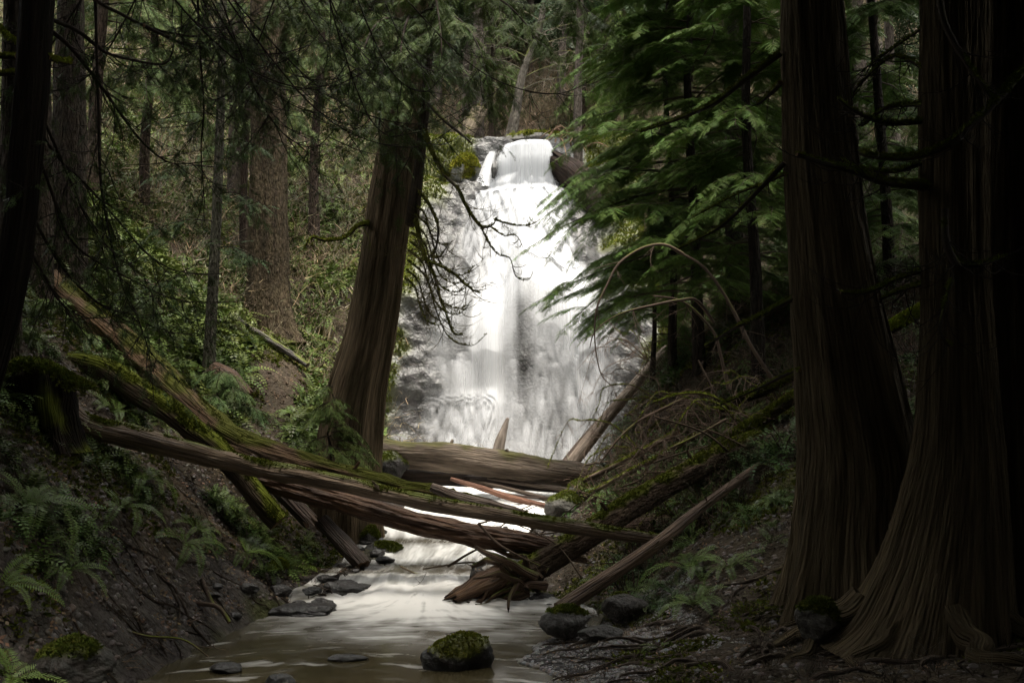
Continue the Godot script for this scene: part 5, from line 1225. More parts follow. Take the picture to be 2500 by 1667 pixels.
	fallen("pole_log", "thinner pole lying along the pale pole by the falls", "log", [Vector3(1.29, 1.43, -20.6), Vector3(2.03, 2.25, -21.1), Vector3(3, 3.16, -21.6), Vector3(3.76, 3.87, -22)], [0.085, 0.08, 0.075, 0.06], {"sides": 14, "step": 0.08, "col": Color(0.2, 0.15, 0.12), "col2": Color(0.1, 0.075, 0.06), "seed": 17, "stubs": 2}, "wood_dry")
	fallen("snag", "short pale snag standing in the foot of the falls", "log", [Vector3(-0.42, 1.39, -22.3), Vector3(-0.3, 1.97, -22.4), Vector3(-0.12, 2.53, -22.6)], [0.16, 0.13, 0.03], {"sides": 14, "step": 0.06, "fibre": 0.02, "col": Color(0.24, 0.2, 0.17), "col2": Color(0.12, 0.1, 0.08), "seed": 18, "broken": 0.1}, "wood_dry")
	fallen("fallen_log", "dark wet broken log hanging at the right of the upper falls", "log", [Vector3(3.26, 9.7, -28.6), Vector3(2.74, 10.74, -29.2), Vector3(2.31, 11.52, -29.6), Vector3(1.8, 12.03, -30)], [0.28, 0.42, 0.5, 0.42], {"sides": 32, "step": 0.08, "fibre": 0.09, "lump": 0.22, "col": Color(0.045, 0.034, 0.028), "col2": Color(0.015, 0.012, 0.011), "end_col": Color(0.012, 0.01, 0.009), "seed": 19, "broken": 0.7}, "bark_fibre")
	fallen("fallen_log", "broken mossy log propped at the left of the crest", "log", [Vector3(-2.33, 13.04, -31.5), Vector3(-1.93, 13.97, -32), Vector3(-1.36, 15.28, -32.8)], [0.33, 0.33, 0.31], {"sides": 28, "step": 0.08, "fibre": 0.035, "col": Color(0.2, 0.165, 0.12), "col2": Color(0.09, 0.075, 0.055), "moss": 0.3, "moss_col": Color(0.12, 0.13, 0.03), "seed": 20, "broken": 0.35, "moss_n": 300.0, "moss_s": 0.06}, "bark_fibre")
	fallen("fallen_log", "slim dark log beside the trail on the left slope", "log", [Vector3(-7.12, 5.34, -19.8), Vector3(-6.34, 4.71, -19.4), Vector3(-5.39, 4.15, -19), Vector3(-4.61, 3.68, -18.6)], [0.07, 0.085, 0.085, 0.06], {"sides": 16, "step": 0.08, "col": Color(0.10, 0.085, 0.075), "col2": Color(0.045, 0.04, 0.035), "seed": 21, "moss": 0.08, "stubs": 2}, "wood_wet")
	fallen("log_chunk", "short dark rotten chunk at the edge of the trail", "log", [Vector3(-5.66, 3.35, -15.6), Vector3(-5.32, 3.16, -15.5), Vector3(-4.95, 2.83, -15.4)], [0.14, 0.18, 0.15], {"sides": 22, "step": 0.06, "fibre": 0.03, "col": RED * 0.8, "col2": RED2 * 0.7, "seed": 22, "broken": 0.15}, "wood_wet")
	fallen("beam_log", "dark rotten beam stub under the bridge log on the left bank", "log", [Vector3(-3.82, 1.79, -12.1), Vector3(-3.34, 1.39, -12), Vector3(-2.86, 0.94, -11.9)], [0.09, 0.1, 0.1], {"sides": 18, "step": 0.06, "fibre": 0.025, "col": Color(0.08, 0.055, 0.042), "col2": Color(0.035, 0.027, 0.022), "seed": 23, "broken": 0.12}, "wood_wet")
	fallen("beam_log", "squared dark log sliding into the creek by the leaning cedar's foot", "log", [Vector3(-2.82, 0.88, -12.5), Vector3(-2.45, 0.56, -12.3), Vector3(-2.12, 0.29, -12.1)], [0.1, 0.11, 0.1], {"sides": 14, "step": 0.06, "fibre": 0.02, "col": Color(0.07, 0.05, 0.04), "col2": Color(0.03, 0.024, 0.02), "seed": 24, "broken": 0.08}, "wood_wet")
	fallen("fallen_log", "reddish log half buried behind the bridge log's right end", "log", [Vector3(1.6, 0.79, -12.2), Vector3(2.06, 0.82, -12.3), Vector3(2.61, 0.88, -12.5), Vector3(3.05, 0.96, -12.7)], [0.1, 0.12, 0.12, 0.09], {"sides": 18, "step": 0.06, "fibre": 0.03, "col": RED * 0.8, "col2": RED2, "seed": 25, "broken": 0.15}, "wood_wet")
	fallen("mossy_log", "moss-covered log high on the right bank by the straight cedar", "log", [Vector3(2.78, 1.74, -12.6), Vector3(3.39, 2.13, -12.6), Vector3(3.86, 2.43, -12.6), Vector3(4.36, 2.76, -12.5)], [0.08, 0.1, 0.1, 0.09], {"sides": 18, "step": 0.06, "col": Color(0.06, 0.05, 0.03), "col2": Color(0.03, 0.025, 0.018), "moss": 0.65, "moss_col": MOSS, "seed": 26, "moss_n": 2200.0}, "bark_scaly")
	fallen("mossy_log", "upper moss-covered log crossing the brush beside the straight cedar", "log", [Vector3(3.28, 2.51, -13.2), Vector3(3.63, 2.7, -13.2), Vector3(4.03, 2.86, -13.1), Vector3(4.52, 3.12, -13)], [0.07, 0.085, 0.085, 0.08], {"sides": 18, "step": 0.06, "col": Color(0.06, 0.05, 0.03), "col2": Color(0.03, 0.025, 0.018), "moss": 0.6, "moss_col": MOSS * 0.9, "seed": 27, "moss_n": 2200.0}, "bark_scaly")
	fallen("mossy_log", "mossy log seen between the two right cedars", "log", [Vector3(5.57, 3.63, -12.6), Vector3(5.91, 3.83, -12.6), Vector3(6.39, 4.1, -12.6)], [0.09, 0.1, 0.1], {"sides": 18, "step": 0.06, "col": Color(0.06, 0.05, 0.03), "col2": Color(0.03, 0.025, 0.018), "moss": 0.7, "moss_col": Color(0.15, 0.18, 0.02), "seed": 28, "moss_n": 2200.0}, "bark_scaly")
	# sticks and bent bare stems of the brush right of the falls
	var st := [
		["arched bare stem hanging in front of the falls' right edge", [Vector3(2.86, 5.15, -13.6), Vector3(2.5, 5.26, -13.4), Vector3(2.1, 5.15, -13.2), Vector3(1.71, 4.86, -13), Vector3(1.51, 4.51, -12.9), Vector3(1.33, 4.11, -12.8), Vector3(1.29, 3.62, -12.8), Vector3(1.38, 3.09, -12.8), Vector3(1.58, 2.87, -12.8)], 0.03, 0.006],
		["lower arched bare stem crossing the falls' right edge", [Vector3(3.4, 4.02, -13.8), Vector3(3.07, 4.36, -13.6), Vector3(2.74, 4.33, -13.4), Vector3(2.28, 4.22, -13.2), Vector3(1.84, 4.1, -13.1), Vector3(1.53, 3.95, -13), Vector3(1.29, 3.73, -12.9), Vector3(1.22, 3.49, -12.9)], 0.032, 0.006],
		["bent brown stem rising from the right bank brush", [Vector3(3.67, 2.9, -14), Vector3(3.56, 3.43, -14), Vector3(3.47, 3.81, -14), Vector3(3.3, 4.06, -14), Vector3(3.05, 4.32, -14), Vector3(2.8, 4.45, -14), Vector3(2.42, 4.5, -14)], 0.035, 0.012],
		["long bare stem slanting through the hemlock sprays", [Vector3(4.26, 3.05, -13.5), Vector3(3.93, 3.64, -13.6), Vector3(3.73, 4.15, -13.7), Vector3(3.52, 4.61, -13.8), Vector3(3.23, 5.02, -13.9), Vector3(2.82, 5.29, -14)], 0.036, 0.02],
		["short bare stem standing left of the bent brown one", [Vector3(3.48, 2.83, -14.2), Vector3(3.36, 3.09, -14.2), Vector3(3.21, 3.42, -14.2)], 0.028, 0.016],
		["mossy stem arching over the right bank logs", [Vector3(3.76, 2.34, -12.8), Vector3(3.31, 2.64, -12.9), Vector3(3.03, 2.78, -13), Vector3(2.64, 2.78, -13.1), Vector3(2.25, 2.65, -13.2)], 0.03, 0.012],
		["reddish broken stick lying across the right bank ferns", [Vector3(3.26, 2.38, -12.6), Vector3(2.79, 2.13, -12.6), Vector3(2.39, 1.94, -12.6)], 0.024, 0.014],
		["upper mossy pole poking out toward the grey log", [Vector3(1.28, 1.31, -15), Vector3(1.73, 1.55, -14.8), Vector3(2.29, 1.86, -14.6), Vector3(2.87, 2.2, -14.3)], 0.045, 0.05],
		["lower mossy pole with an orange broken tip", [Vector3(1.28, 1.07, -14.6), Vector3(1.83, 1.4, -14.4), Vector3(2.45, 1.74, -14.2), Vector3(3.08, 2.13, -13.9)], 0.04, 0.055],
		["dead forked branch above the mossy poles", [Vector3(1.57, 1.65, -14.8), Vector3(1.87, 2.05, -14.7), Vector3(2.25, 2.39, -14.6), Vector3(2.77, 2.65, -14.5), Vector3(3.21, 2.88, -14.4)], 0.015, 0.03],
		["thin crooked stick leaning under the bridge log", [Vector3(-0.43, 1.04, -10.7), Vector3(-0.2, 0.8, -10.7), Vector3(0.08, 0.65, -10.6), Vector3(0.35, 0.52, -10.6)], 0.018, 0.01],
		["grey stick standing against the right bank logs", [Vector3(1.29, 0.59, -11.4), Vector3(1.36, 0.47, -11.3), Vector3(1.45, 0.34, -11.3)], 0.012, 0.008],
		["branch lying half across the shallow water at the root wad", [Vector3(-1.57, 0.31, -11.9), Vector3(-1.31, 0.22, -11.8), Vector3(-1, 0.22, -11.7), Vector3(-0.75, 0.22, -11.6)], 0.012, 0.006],
		["crooked dark root stick on the left mud bank", [Vector3(-3.7, 0.38, -9.3), Vector3(-3.46, 0.33, -9.3), Vector3(-3.18, 0.31, -9.2), Vector3(-3.02, 0.17, -9.1)], 0.03, 0.02],
		["bleached grey stick stuck in the left mud bank", [Vector3(-3.52, 0.53, -9.6), Vector3(-3.45, 0.42, -9.55), Vector3(-3.35, 0.28, -9.5)], 0.026, 0.03],
		["fallen twiggy branch dipping into the left pool edge", [Vector3(-3.82, 0.41, -8), Vector3(-3.49, 0.27, -8.1), Vector3(-3.16, 0.21, -8.2), Vector3(-2.91, 0.05, -8.2)], 0.014, 0.006],
	]
	for k in st.size():
		var s: Array = st[k]
		var root := thing("branch", s[0], "branch", s[1][0], "loose branches and bare stems")
		var o := {"seed": 300 + k, "twigs": 9 if k < 4 or k == 9 else 3, "twig_len": 0.6 if k < 4 else 0.3, "bark": Color(0.17, 0.125, 0.095), "twig_col": Color(0.12, 0.09, 0.07), "moss": 0.4 if k in [5, 7, 8] else 0.05, "twig_curl": -0.02}
		limb(root, s[1], s[2], s[3], o)
	# thin broken sticks caught in the jam
	rng.seed = 515
	for k in 30:
		var a := Vector3(rf(-0.9, 2.9), 0, -rf(10.6, 13.6))
		if k > 20: a = Vector3(rf(1.4, 3.6), 0, -rf(12.0, 17.0))
		a.y = maxf(ground(a.x, a.z), table(creek, -a.z, 3)) + rf(0.15, 0.7)
		var az := rf(-0.7, 0.7) + (PI if rf(0, 1) < 0.4 else 0.0); var L := rf(0.5, 1.7); var dir := Vector3(cos(az), rf(-0.25, 0.75), sin(az))
		var bent := Vector3(rf(-0.15, 0.15), rf(-0.15, 0.15), rf(-0.1, 0.1)) * L
		var stick := thing("stick", "thin broken stick caught in the log jam and right bank brush", "stick", a, "sticks caught in the jam")
		limb(stick, [a - dir * L * 0.5, a + bent, a + dir * L * 0.5], rf(0.008, 0.022), rf(0.004, 0.01), {"seed": 700 + k, "twigs": 3, "twig_len": 0.3, "bark": Color(0.11, 0.08, 0.055), "twig_col": Color(0.08, 0.06, 0.045)})
	# leafless shrubs arching out of the right bank
	var shrubs := [["leafless shrub arching left above the wedged mossy boulders", Vector3(2.46, 1.8, -15.5), 7, 1.5], ["leafless shrub between the pale poles and the bent stems", Vector3(3.23, 2.7, -16), 8, 1.8], ["leafless shrub under the hemlock beside the bent brown stem", Vector3(3.48, 2.42, -14), 8, 1.4], ["leafless shrub at the straight cedar's left side above the mossy logs", Vector3(4.27, 2.96, -13.2), 7, 1.3], ["leafless shrub behind the barky log's upper end", Vector3(3.64, 2, -12.8), 6, 1.0], ["leafless shrub low beside the bare pole", Vector3(2.39, 1.21, -12), 5, 0.8], ["leafless shrub hanging over the right foot of the falls", Vector3(3.73, 4.09, -22.5), 8, 2.2]]
	for k in shrubs.size():
		var at := spot(shrubs[k][1]) if k != 6 else Vector3(shrubs[k][1])
		var sh := thing("bare_shrub", shrubs[k][0], "shrub", at, "leafless shrubs on the right bank")
		rng.seed = 820 + k
		for s in int(shrubs[k][2]):
			var L: float = shrubs[k][3] * rf(0.6, 1.2); var az := rf(1.6, 4.4); var dx := cos(az); var dz := -sin(az) * 0.6
			var rise := rf(0.4, 0.9)
			var p := [at]
			for i in range(1, 7):
				var t := i / 6.0
				p.append(at + Vector3(dx * L * t, L * (rise * 1.9 * t - 1.5 * t * t * rf(0.8, 1.1)), dz * L * t) + Vector3(rf(-0.06, 0.06), rf(-0.05, 0.05), rf(-0.06, 0.06)) * L)
			var mossy := rf(0, 1) < 0.35
			limb(sh, p, rf(0.010, 0.020), 0.004, {"seed": 830 + k * 10 + s, "twigs": 8, "twig_len": 0.45, "twig_curl": -0.03, "bark": Color(0.17, 0.125, 0.095), "twig_col": Color(0.13, 0.095, 0.075), "moss": 0.4 if mossy else 0.0, "twiglets": 3})
			rng.seed = 8300 + k * 100 + s
	# the root wad at the foot of the barky log
	var rw := thing("root_wad", "splintered root wad of the barky log at the water's edge", "root wad", Vector3(-0.26, 0.12, -10.9))
	rng.seed = 88
	var hub := Vector3(0.08, 0.33, -10.95) - rw.position
	for k in 26:
		var az := rf(2.2, 4.6); var L := rf(0.35, 0.95); var rise := rf(-0.30, 0.55)
		var R := rf(0.025, 0.085) * (1.2 - L * 0.4)
		var p := []; var r := []
		var a := hub + Vector3(rf(-0.15, 0.45), rf(-0.18, 0.12), rf(-0.15, 0.15)); var dir := Vector3(cos(az), rise, -sin(az) * 0.5)
		for i2 in 6:
			p.append(a); r.append(R * (1.0 - 0.8 * i2 / 5.0))
			a += dir.normalized() * L / 5.0
			a.y = maxf(a.y, 0.05 - rw.position.y)
			dir += Vector3(rf(-0.4, 0.4), rf(-0.5, 0.3), rf(-0.4, 0.4))
		mi("root", tube(p, r, {"sides": 12, "step": 0.03, "fibre": R * 0.3, "lump": 0.25, "col": Color(0.16, 0.095, 0.055), "col2": Color(0.05, 0.034, 0.024), "seed": k, "broken": 0.05, "moss": 0.05, "end_col": Color(0.04, 0.03, 0.022)}), M.wood_wet, rw)
	mi("bark_slab", tube([Vector3(0.02, 0.43, -11) - rw.position, Vector3(-0.37, 0.26, -10.85) - rw.position, Vector3(-0.74, 0.09, -10.75) - rw.position], [0.10, 0.11, 0.05], {"sides": 26, "step": 0.03, "fibre": 0.05, "lump": 0.4, "col": Color(0.19, 0.11, 0.06), "col2": Color(0.06, 0.04, 0.028), "seed": 3, "broken": 0.2, "end_col": Color(0.04, 0.03, 0.022)}), M.wood_wet, rw)
	# roots washed bare on the left mud bank
	var rb := thing("root_tangle", "tangle of thin bare roots on the left mud bank", "roots", on_ground(-3.6, -9.0))
	rng.seed = 616
	for k in 60:
		var d := rf(7.2, 12.5); var x := table(creek, d, 1) - pow(rf(0.0, 1.0), 1.6) * 2.2 - 0.1
		var p := []; var r := []; var a := rf(-0.9, 0.9); var R := rf(0.005, 0.018); var L := rf(0.3, 1.1)
		for i2 in 7:
			p.append(on_ground(x, -d, R * (0.6 if i2 > 0 and i2 < 6 else -0.5) + (0.03 if i2 == 3 else 0.0)) - rb.position); r.append(R * (1.0 - 0.7 * i2 / 6.0))
			x += cos(a) * L / 6.0; d -= sin(a) * L / 6.0; a += rf(-0.6, 0.6)
		mi("root", tube(p, r, {"sides": 6, "step": 0.06, "lump": 0.2, "col": Color(0.13, 0.10, 0.075), "col2": Color(0.05, 0.04, 0.03), "seed": k}), M.bark_fibre, rb)
	# twisted mossy stump at the left end of the bridge log
	var sm := thing("mossy_stump", "black hollow stump capped with moss at the left bank", "stump", Vector3(-5.22, 2.49, -9.2))
	mi("stump", tube([Vector3(0.1, -0.6, 0), Vector3(0, -0.1, 0), Vector3(-0.05, 0.22, 0), Vector3(-0.1, 0.42, 0)], [0.45, 0.3, 0.22, 0.1], {"sides": 48, "step": 0.04, "fibre": 0.09, "fibre_freq": 2.5, "lump": 0.4, "col": Color(0.028, 0.022, 0.016), "col2": Color(0.012, 0.01, 0.008), "moss": 0.42, "seed": 31, "broken": 0.15, "end_col": Color(0.02, 0.016, 0.012)}), M.bark_fibre, sm)
	moss_tufts(sm, [Vector3(-0.6, 0.2, 0.1), Vector3(-0.1, 0.36, 0.1), Vector3(0.5, 0.1, 0)], [0.14, 0.16, 0.12], {"moss": 0.6, "seed": 31, "moss_col": Color(0.10, 0.12, 0.02)}, 2200, 0.035)
	# exposed upturned roots beside the crest
	var ur := thing("upturned_roots", "tangle of orange upturned roots right of the crest", "roots", Vector3(2.09, 13.25, -31))
	rng.seed = 66
	for k in 26:
		var a := Vector3(rf(-0.5, 0.9), rf(-0.3, 0.6), rf(-0.3, 0.3)); var d := Vector3(rf(-1, 1), rf(-0.8, 1), rf(-0.2, 0.8)).normalized()
		mi("root", tube([a, a + d * 0.3, a + d * 0.6 + Vector3(0, -0.2, 0), a + d * 0.9 + Vector3(0, -0.5, 0)], [0.04, 0.03, 0.025, 0.01], {"sides": 5, "step": 0.2, "col": Color(0.2, 0.13, 0.085), "col2": Color(0.08, 0.055, 0.04), "seed": k}), M.twig, ur)

func rocks_and_roots() -> void:
	var wet := Color(0.035, 0.033, 0.031)
	rock("black moss-topped boulder standing in the foreground pool", Vector3(-0.52, 0.08, -8.1), Vector3(0.31, 0.25, 0.24), 5, {"rough": 0.25, "col": Color(0.022, 0.021, 0.02), "moss": 0.2, "moss_col": Color(0.13, 0.14, 0.022), "mat": "rock_wet", "moss_n": 4, "moss_s": 0.022, "called": "boulder"})
	rock("grey angular rock with a mossy corner at the gravel's edge", Vector3(0.57, 0.2, -9), Vector3(0.27, 0.16, 0.2), 6, {"col": Color(0.11, 0.105, 0.098), "moss": 0.12})
	rock("low flat rock lying on the gravel right of the pool", Vector3(0.88, 0.2, -8.5), Vector3(0.22, 0.08, 0.16), 7, {"col": Color(0.05, 0.047, 0.042)})
	rock("mossy boulder wedged under the pole tips", Vector3(0.98, 0.83, -15.2), Vector3(0.36, 0.28, 0.3), 8, {"col": Color(0.08, 0.076, 0.066), "moss": 0.55, "rough": 0.3})
	rock("second mossy boulder, above the wedged one", Vector3(1.3, 1.03, -15.7), Vector3(0.34, 0.24, 0.3), 9, {"col": Color(0.08, 0.076, 0.066), "moss": 0.5, "rough": 0.3})
	rock("moss-backed stone under the buttressed cedar's long root", Vector3(2.53, 0.65, -7), Vector3(0.2, 0.17, 0.2), 10, {"col": Color(0.08, 0.075, 0.065), "moss": 0.45, "moss_col": Color(0.08, 0.095, 0.018)})
	rock("mossy rock beside the leaning cedar's foot", Vector3(-2.29, 0.46, -13.6), Vector3(0.18, 0.22, 0.18), 11, {"col": wet, "moss": 0.4})
	rock("blocky dark rock at the water left of the upper rapid", Vector3(-2.01, 0.34, -13.2), Vector3(0.3, 0.13, 0.22), 12, {"col": wet, "mat": "rock_wet", "moss": 0.06})
	rock("small dark rock in front of the blocky one", Vector3(-1.89, 0.3, -12.6), Vector3(0.14, 0.06, 0.1), 13, {"col": wet, "mat": "rock_wet"})
	rock("wet ledge rock left of the little cascade", Vector3(-2.04, 0.17, -12.2), Vector3(0.34, 0.10, 0.26), 14, {"col": wet, "mat": "rock_wet", "rough": 0.45})
	rock("broad wet ledge rock nearest the cascade's left side", Vector3(-2.24, 0.1, -11.3), Vector3(0.36, 0.10, 0.26), 15, {"col": wet, "mat": "rock_wet", "rough": 0.45})
	rock("low wet rock splitting the side trickle", Vector3(-2.5, 0.01, -10.4), Vector3(0.45, 0.09, 0.3), 16, {"col": wet, "mat": "rock_wet", "rough": 0.45})
	rock("rounded wet rock at the end of the mud bank", Vector3(-2.41, 0, -10.8), Vector3(0.25, 0.09, 0.2), 17, {"col": wet, "mat": "rock_wet", "rough": 0.45})
	rock("brown rock parting the upper rapid", Vector3(-0.62, 0.42, -13.9), Vector3(0.2, 0.16, 0.18), 18, {"col": Color(0.10, 0.07, 0.05), "mat": "rock_wet"})
	rock("dark rock just breaking the pool surface at the bottom", Vector3(-2.04, 0.02, -7.5), Vector3(0.14, 0.07, 0.1), 19, {"col": Color(0.03, 0.03, 0.028), "mat": "rock_wet"})
	rock("flat dark rock awash left of the black boulder", Vector3(-1.59, 0.01, -8.3), Vector3(0.2, 0.045, 0.08), 20, {"col": Color(0.035, 0.034, 0.032), "mat": "rock_wet"})
	rock("small dark rock awash near the left bank", Vector3(-2.63, 0.03, -7.9), Vector3(0.15, 0.05, 0.1), 21, {"col": Color(0.035, 0.034, 0.032), "mat": "rock_wet"})
	rock("half-buried rock under the bare pole's foot", Vector3(1.29, 0.14, -9.9), Vector3(0.3, 0.17, 0.22), 22, {"col": Color(0.045, 0.04, 0.034), "moss": 0.05})
	rock("rock at the water's edge behind the grey angular one", Vector3(0.36, 0.06, -10.9), Vector3(0.2, 0.08, 0.14), 23, {"col": wet, "mat": "rock_wet"})
	rock("pale pebble-like rock in the mud left of the creek", Vector3(-3.03, 0.28, -10.9), Vector3(0.06, 0.06, 0.05), 24, {"col": Color(0.2, 0.19, 0.18)})
	rock("bright mossy outcrop left of the upper falls", Vector3(-1.74, 11.82, -30.3), Vector3(0.55, 0.75, 0.5), 25, {"col": Color(0.10, 0.1, 0.09), "moss": 0.6, "moss_col": Color(0.15, 0.15, 0.02), "moss_s": 0.08, "moss_n": 4})
	rock("grey striped outcrop at the left of the crest", Vector3(-1.13, 13.13, -31.4), Vector3(0.95, 0.4, 0.6), 26, {"col": Color(0.16, 0.155, 0.145), "moss": 0.08, "mat": "rock_wet"})
	rock("dark rib of rock dividing the side spill from the upper falls", Vector3(-0.68, 12.02, -30.4), Vector3(0.2, 0.45, 0.3), 27, {"col": wet, "mat": "rock_wet"})
	rock("mossy shoulder rock right of the upper falls", Vector3(3.39, 11.72, -30), Vector3(0.7, 0.6, 0.5), 28, {"col": Color(0.1, 0.095, 0.085), "moss": 0.4, "moss_col": Color(0.13, 0.14, 0.02), "moss_s": 0.08, "moss_n": 3})
	rock("mossy bank top behind the crest", Vector3(1.32, 14.04, -32.8), Vector3(1.6, 0.35, 0.6), 29, {"col": Color(0.1, 0.095, 0.085), "moss": 0.4, "moss_col": Color(0.12, 0.13, 0.02), "moss_s": 0.08, "moss_n": 3})
	rock("mossy foot rock between the cedar and the grey log", Vector3(-2.49, 1.5, -17), Vector3(0.34, 0.26, 0.3), 30, {"col": wet, "moss": 0.55, "rough": 0.35})
	rock("mossy mound under the beam stub on the left bank", Vector3(-3.11, 0.37, -11.2), Vector3(0.16, 0.14, 0.14), 31, {"col": Color(0.06, 0.055, 0.045), "moss": 0.5})
	rock("dark mossy rock in the bottom left corner", Vector3(-3.33, 0.46, -6.4), Vector3(0.35, 0.2, 0.25), 32, {"col": Color(0.03, 0.028, 0.024), "moss": 0.3, "moss_col": Color(0.07, 0.085, 0.016)})

	rng.seed = 717
	var shore := []
	for k in 26:
		var d := rf(9.6, 14.5); var x := table(creek, d, 1) + rf(-0.45, 0.12)
		shore.append([x, d, rf(0.05, 0.16), rf(0.5, 1.0)])
	for k in 12:
		var d := rf(8.0, 11.0); var x := table(creek, d, 2) + rf(-0.05, 0.6)
		shore.append([x, d, rf(0.03, 0.09), rf(0.5, 1.0)])
	for k in shore.size():
		var s: Array = shore[k]
		var left := k < 26
		rock("small wet rock along the creek's left edge" if left else "small stone on the gravel at the creek's right edge", on_ground(s[0], -s[1], s[2] * 0.15), Vector3(s[2], s[2] * s[3] * 0.7, s[2] * 0.8), 60 + k, {"col": wet * 1.3 if left else Color(0.09, 0.086, 0.08), "mat": "rock_wet", "rough": 0.3, "group": "small wet rocks on the left edge" if left else "small stones on the gravel", "called": "small_rock"})

func spot(p: Vector3) -> Vector3: return on_ground(p.x, p.z)
func ferns() -> void:
	var f := [
		["large drooping sword fern at the left edge below the stump", Vector3(-4.42, 1.92, -7.6), 12, 0.62], ["sword fern low at the left edge with bright tips", Vector3(-3.93, 1.2, -6.5), 9, 0.4], ["sword fern in the bottom left corner", Vector3(-3.54, 0.83, -6), 11, 0.45], ["small sword fern on the dark left slope above the mud", Vector3(-4.04, 0.88, -7.6), 8, 0.38],
		["sword fern hanging on the left slope under the bridge log", Vector3(-4.3, 1.39, -9.2), 9, 0.45], ["sword fern tucked under the bridge log's mossy middle", Vector3(-4.43, 1.76, -10), 10, 0.5], ["sword fern with spread fronds halfway down the left bank", Vector3(-3.86, 0.88, -9.9), 10, 0.5], ["sword fern above the spread one on the left bank", Vector3(-3.87, 1.09, -10.3), 8, 0.42],
		["large sword fern at the mossy log's cut end", Vector3(-3.49, 1.41, -11), 11, 0.55], ["sword fern between the two mossy left logs", Vector3(-5.38, 2.46, -11.2), 11, 0.5], ["sword fern behind the mossy log on the left bank", Vector3(-6.73, 3.78, -13), 10, 0.55], ["sword fern by the upper end of the reddish log", Vector3(-7.14, 4, -12.6), 11, 0.6],
		["bright sword fern at the tip of the bridge log on the right", Vector3(2.18, 0.96, -10.3), 14, 0.52], ["larger sword fern below the bright one on the right bank", Vector3(2.02, 0.59, -9.3), 14, 0.48], ["dark sword fern beside the larger one, nearer the path", Vector3(2.52, 0.86, -9.7), 10, 0.42], ["sword fern growing on the barky right log", Vector3(2.65, 1.67, -12), 8, 0.45],
		["sword fern under the barky right log", Vector3(2.67, 1.36, -11.6), 9, 0.45], ["sword fern at the straight cedar's left foot", Vector3(3.35, 1.44, -10.5), 9, 0.4], ["sword fern among the sticks right of the falls", Vector3(3.83, 2.62, -13.4), 10, 0.55], ["sword fern under the bare stems on the right bank", Vector3(4.59, 3.33, -14.4), 10, 0.6],
		["sword fern beside the wedged mossy boulders", Vector3(1.7, 1.29, -14.6), 9, 0.45], ["shiny sword fern by the trail's lower bend", Vector3(-4.41, 2.46, -16.8), 12, 0.5], ["sword fern below the stout fir", Vector3(-5.29, 4.41, -21), 11, 0.7], ["sword fern right of the stout fir's foot", Vector3(-5.65, 5.98, -23), 11, 0.8],
		["sword fern left of the trail bend", Vector3(-6.35, 3.5, -15.5), 11, 0.6], ["sword fern above the slim dark log", Vector3(-7.31, 4.98, -19.5), 12, 0.7], ["small fern on the gravel path's edge at the right", Vector3(1.4, 0.22, -8), 8, 0.25], ["sword fern in the shade between the right cedars", Vector3(4.77, 2.14, -10.8), 10, 0.5],
	]
	for k in f.size(): fern(f[k][0], spot(f[k][1]), f[k][2], f[k][3], 500 + k, {"group": "sword ferns on the banks"})

# ------------------------------------------------------------------ ground cover
func cover(called: String, label: String, category: String, mesh: String, m: String, n: int, xr: Vector2, dr: Vector2, size: Vector2, col: Color, keep: Callable, sd: int, up_mix := 0.4) -> void:
	rng.seed = sd
	var xf := []; var cols := []
	var tries := 0
	while xf.size() < n and tries < n * 8:
		tries += 1
		var x := rf(xr.x, xr.y); var d := rf(dr.x, dr.y)
		if not keep.call(x, d): continue
		var up := slope_up(x, -d).lerp(Vector3.UP, up_mix).normalized()
		xf.append(Transform3D(basis_from(Vector3(rf(-1, 1), 0, rf(-1, 1)), up, rf(size.x, size.y)), on_ground(x, -d, -0.02)))
		cols.append(tone(col, 0.45))
	var o := scatter(called, MESH[mesh], M[m], xf, cols)
	tag(o, label, category, "", "stuff")
func out_of_creek(x: float, d: float) -> float: return maxf(table(creek, d, 1) - x, x - table(creek, d, 2)) if d < 24.0 else 1.0
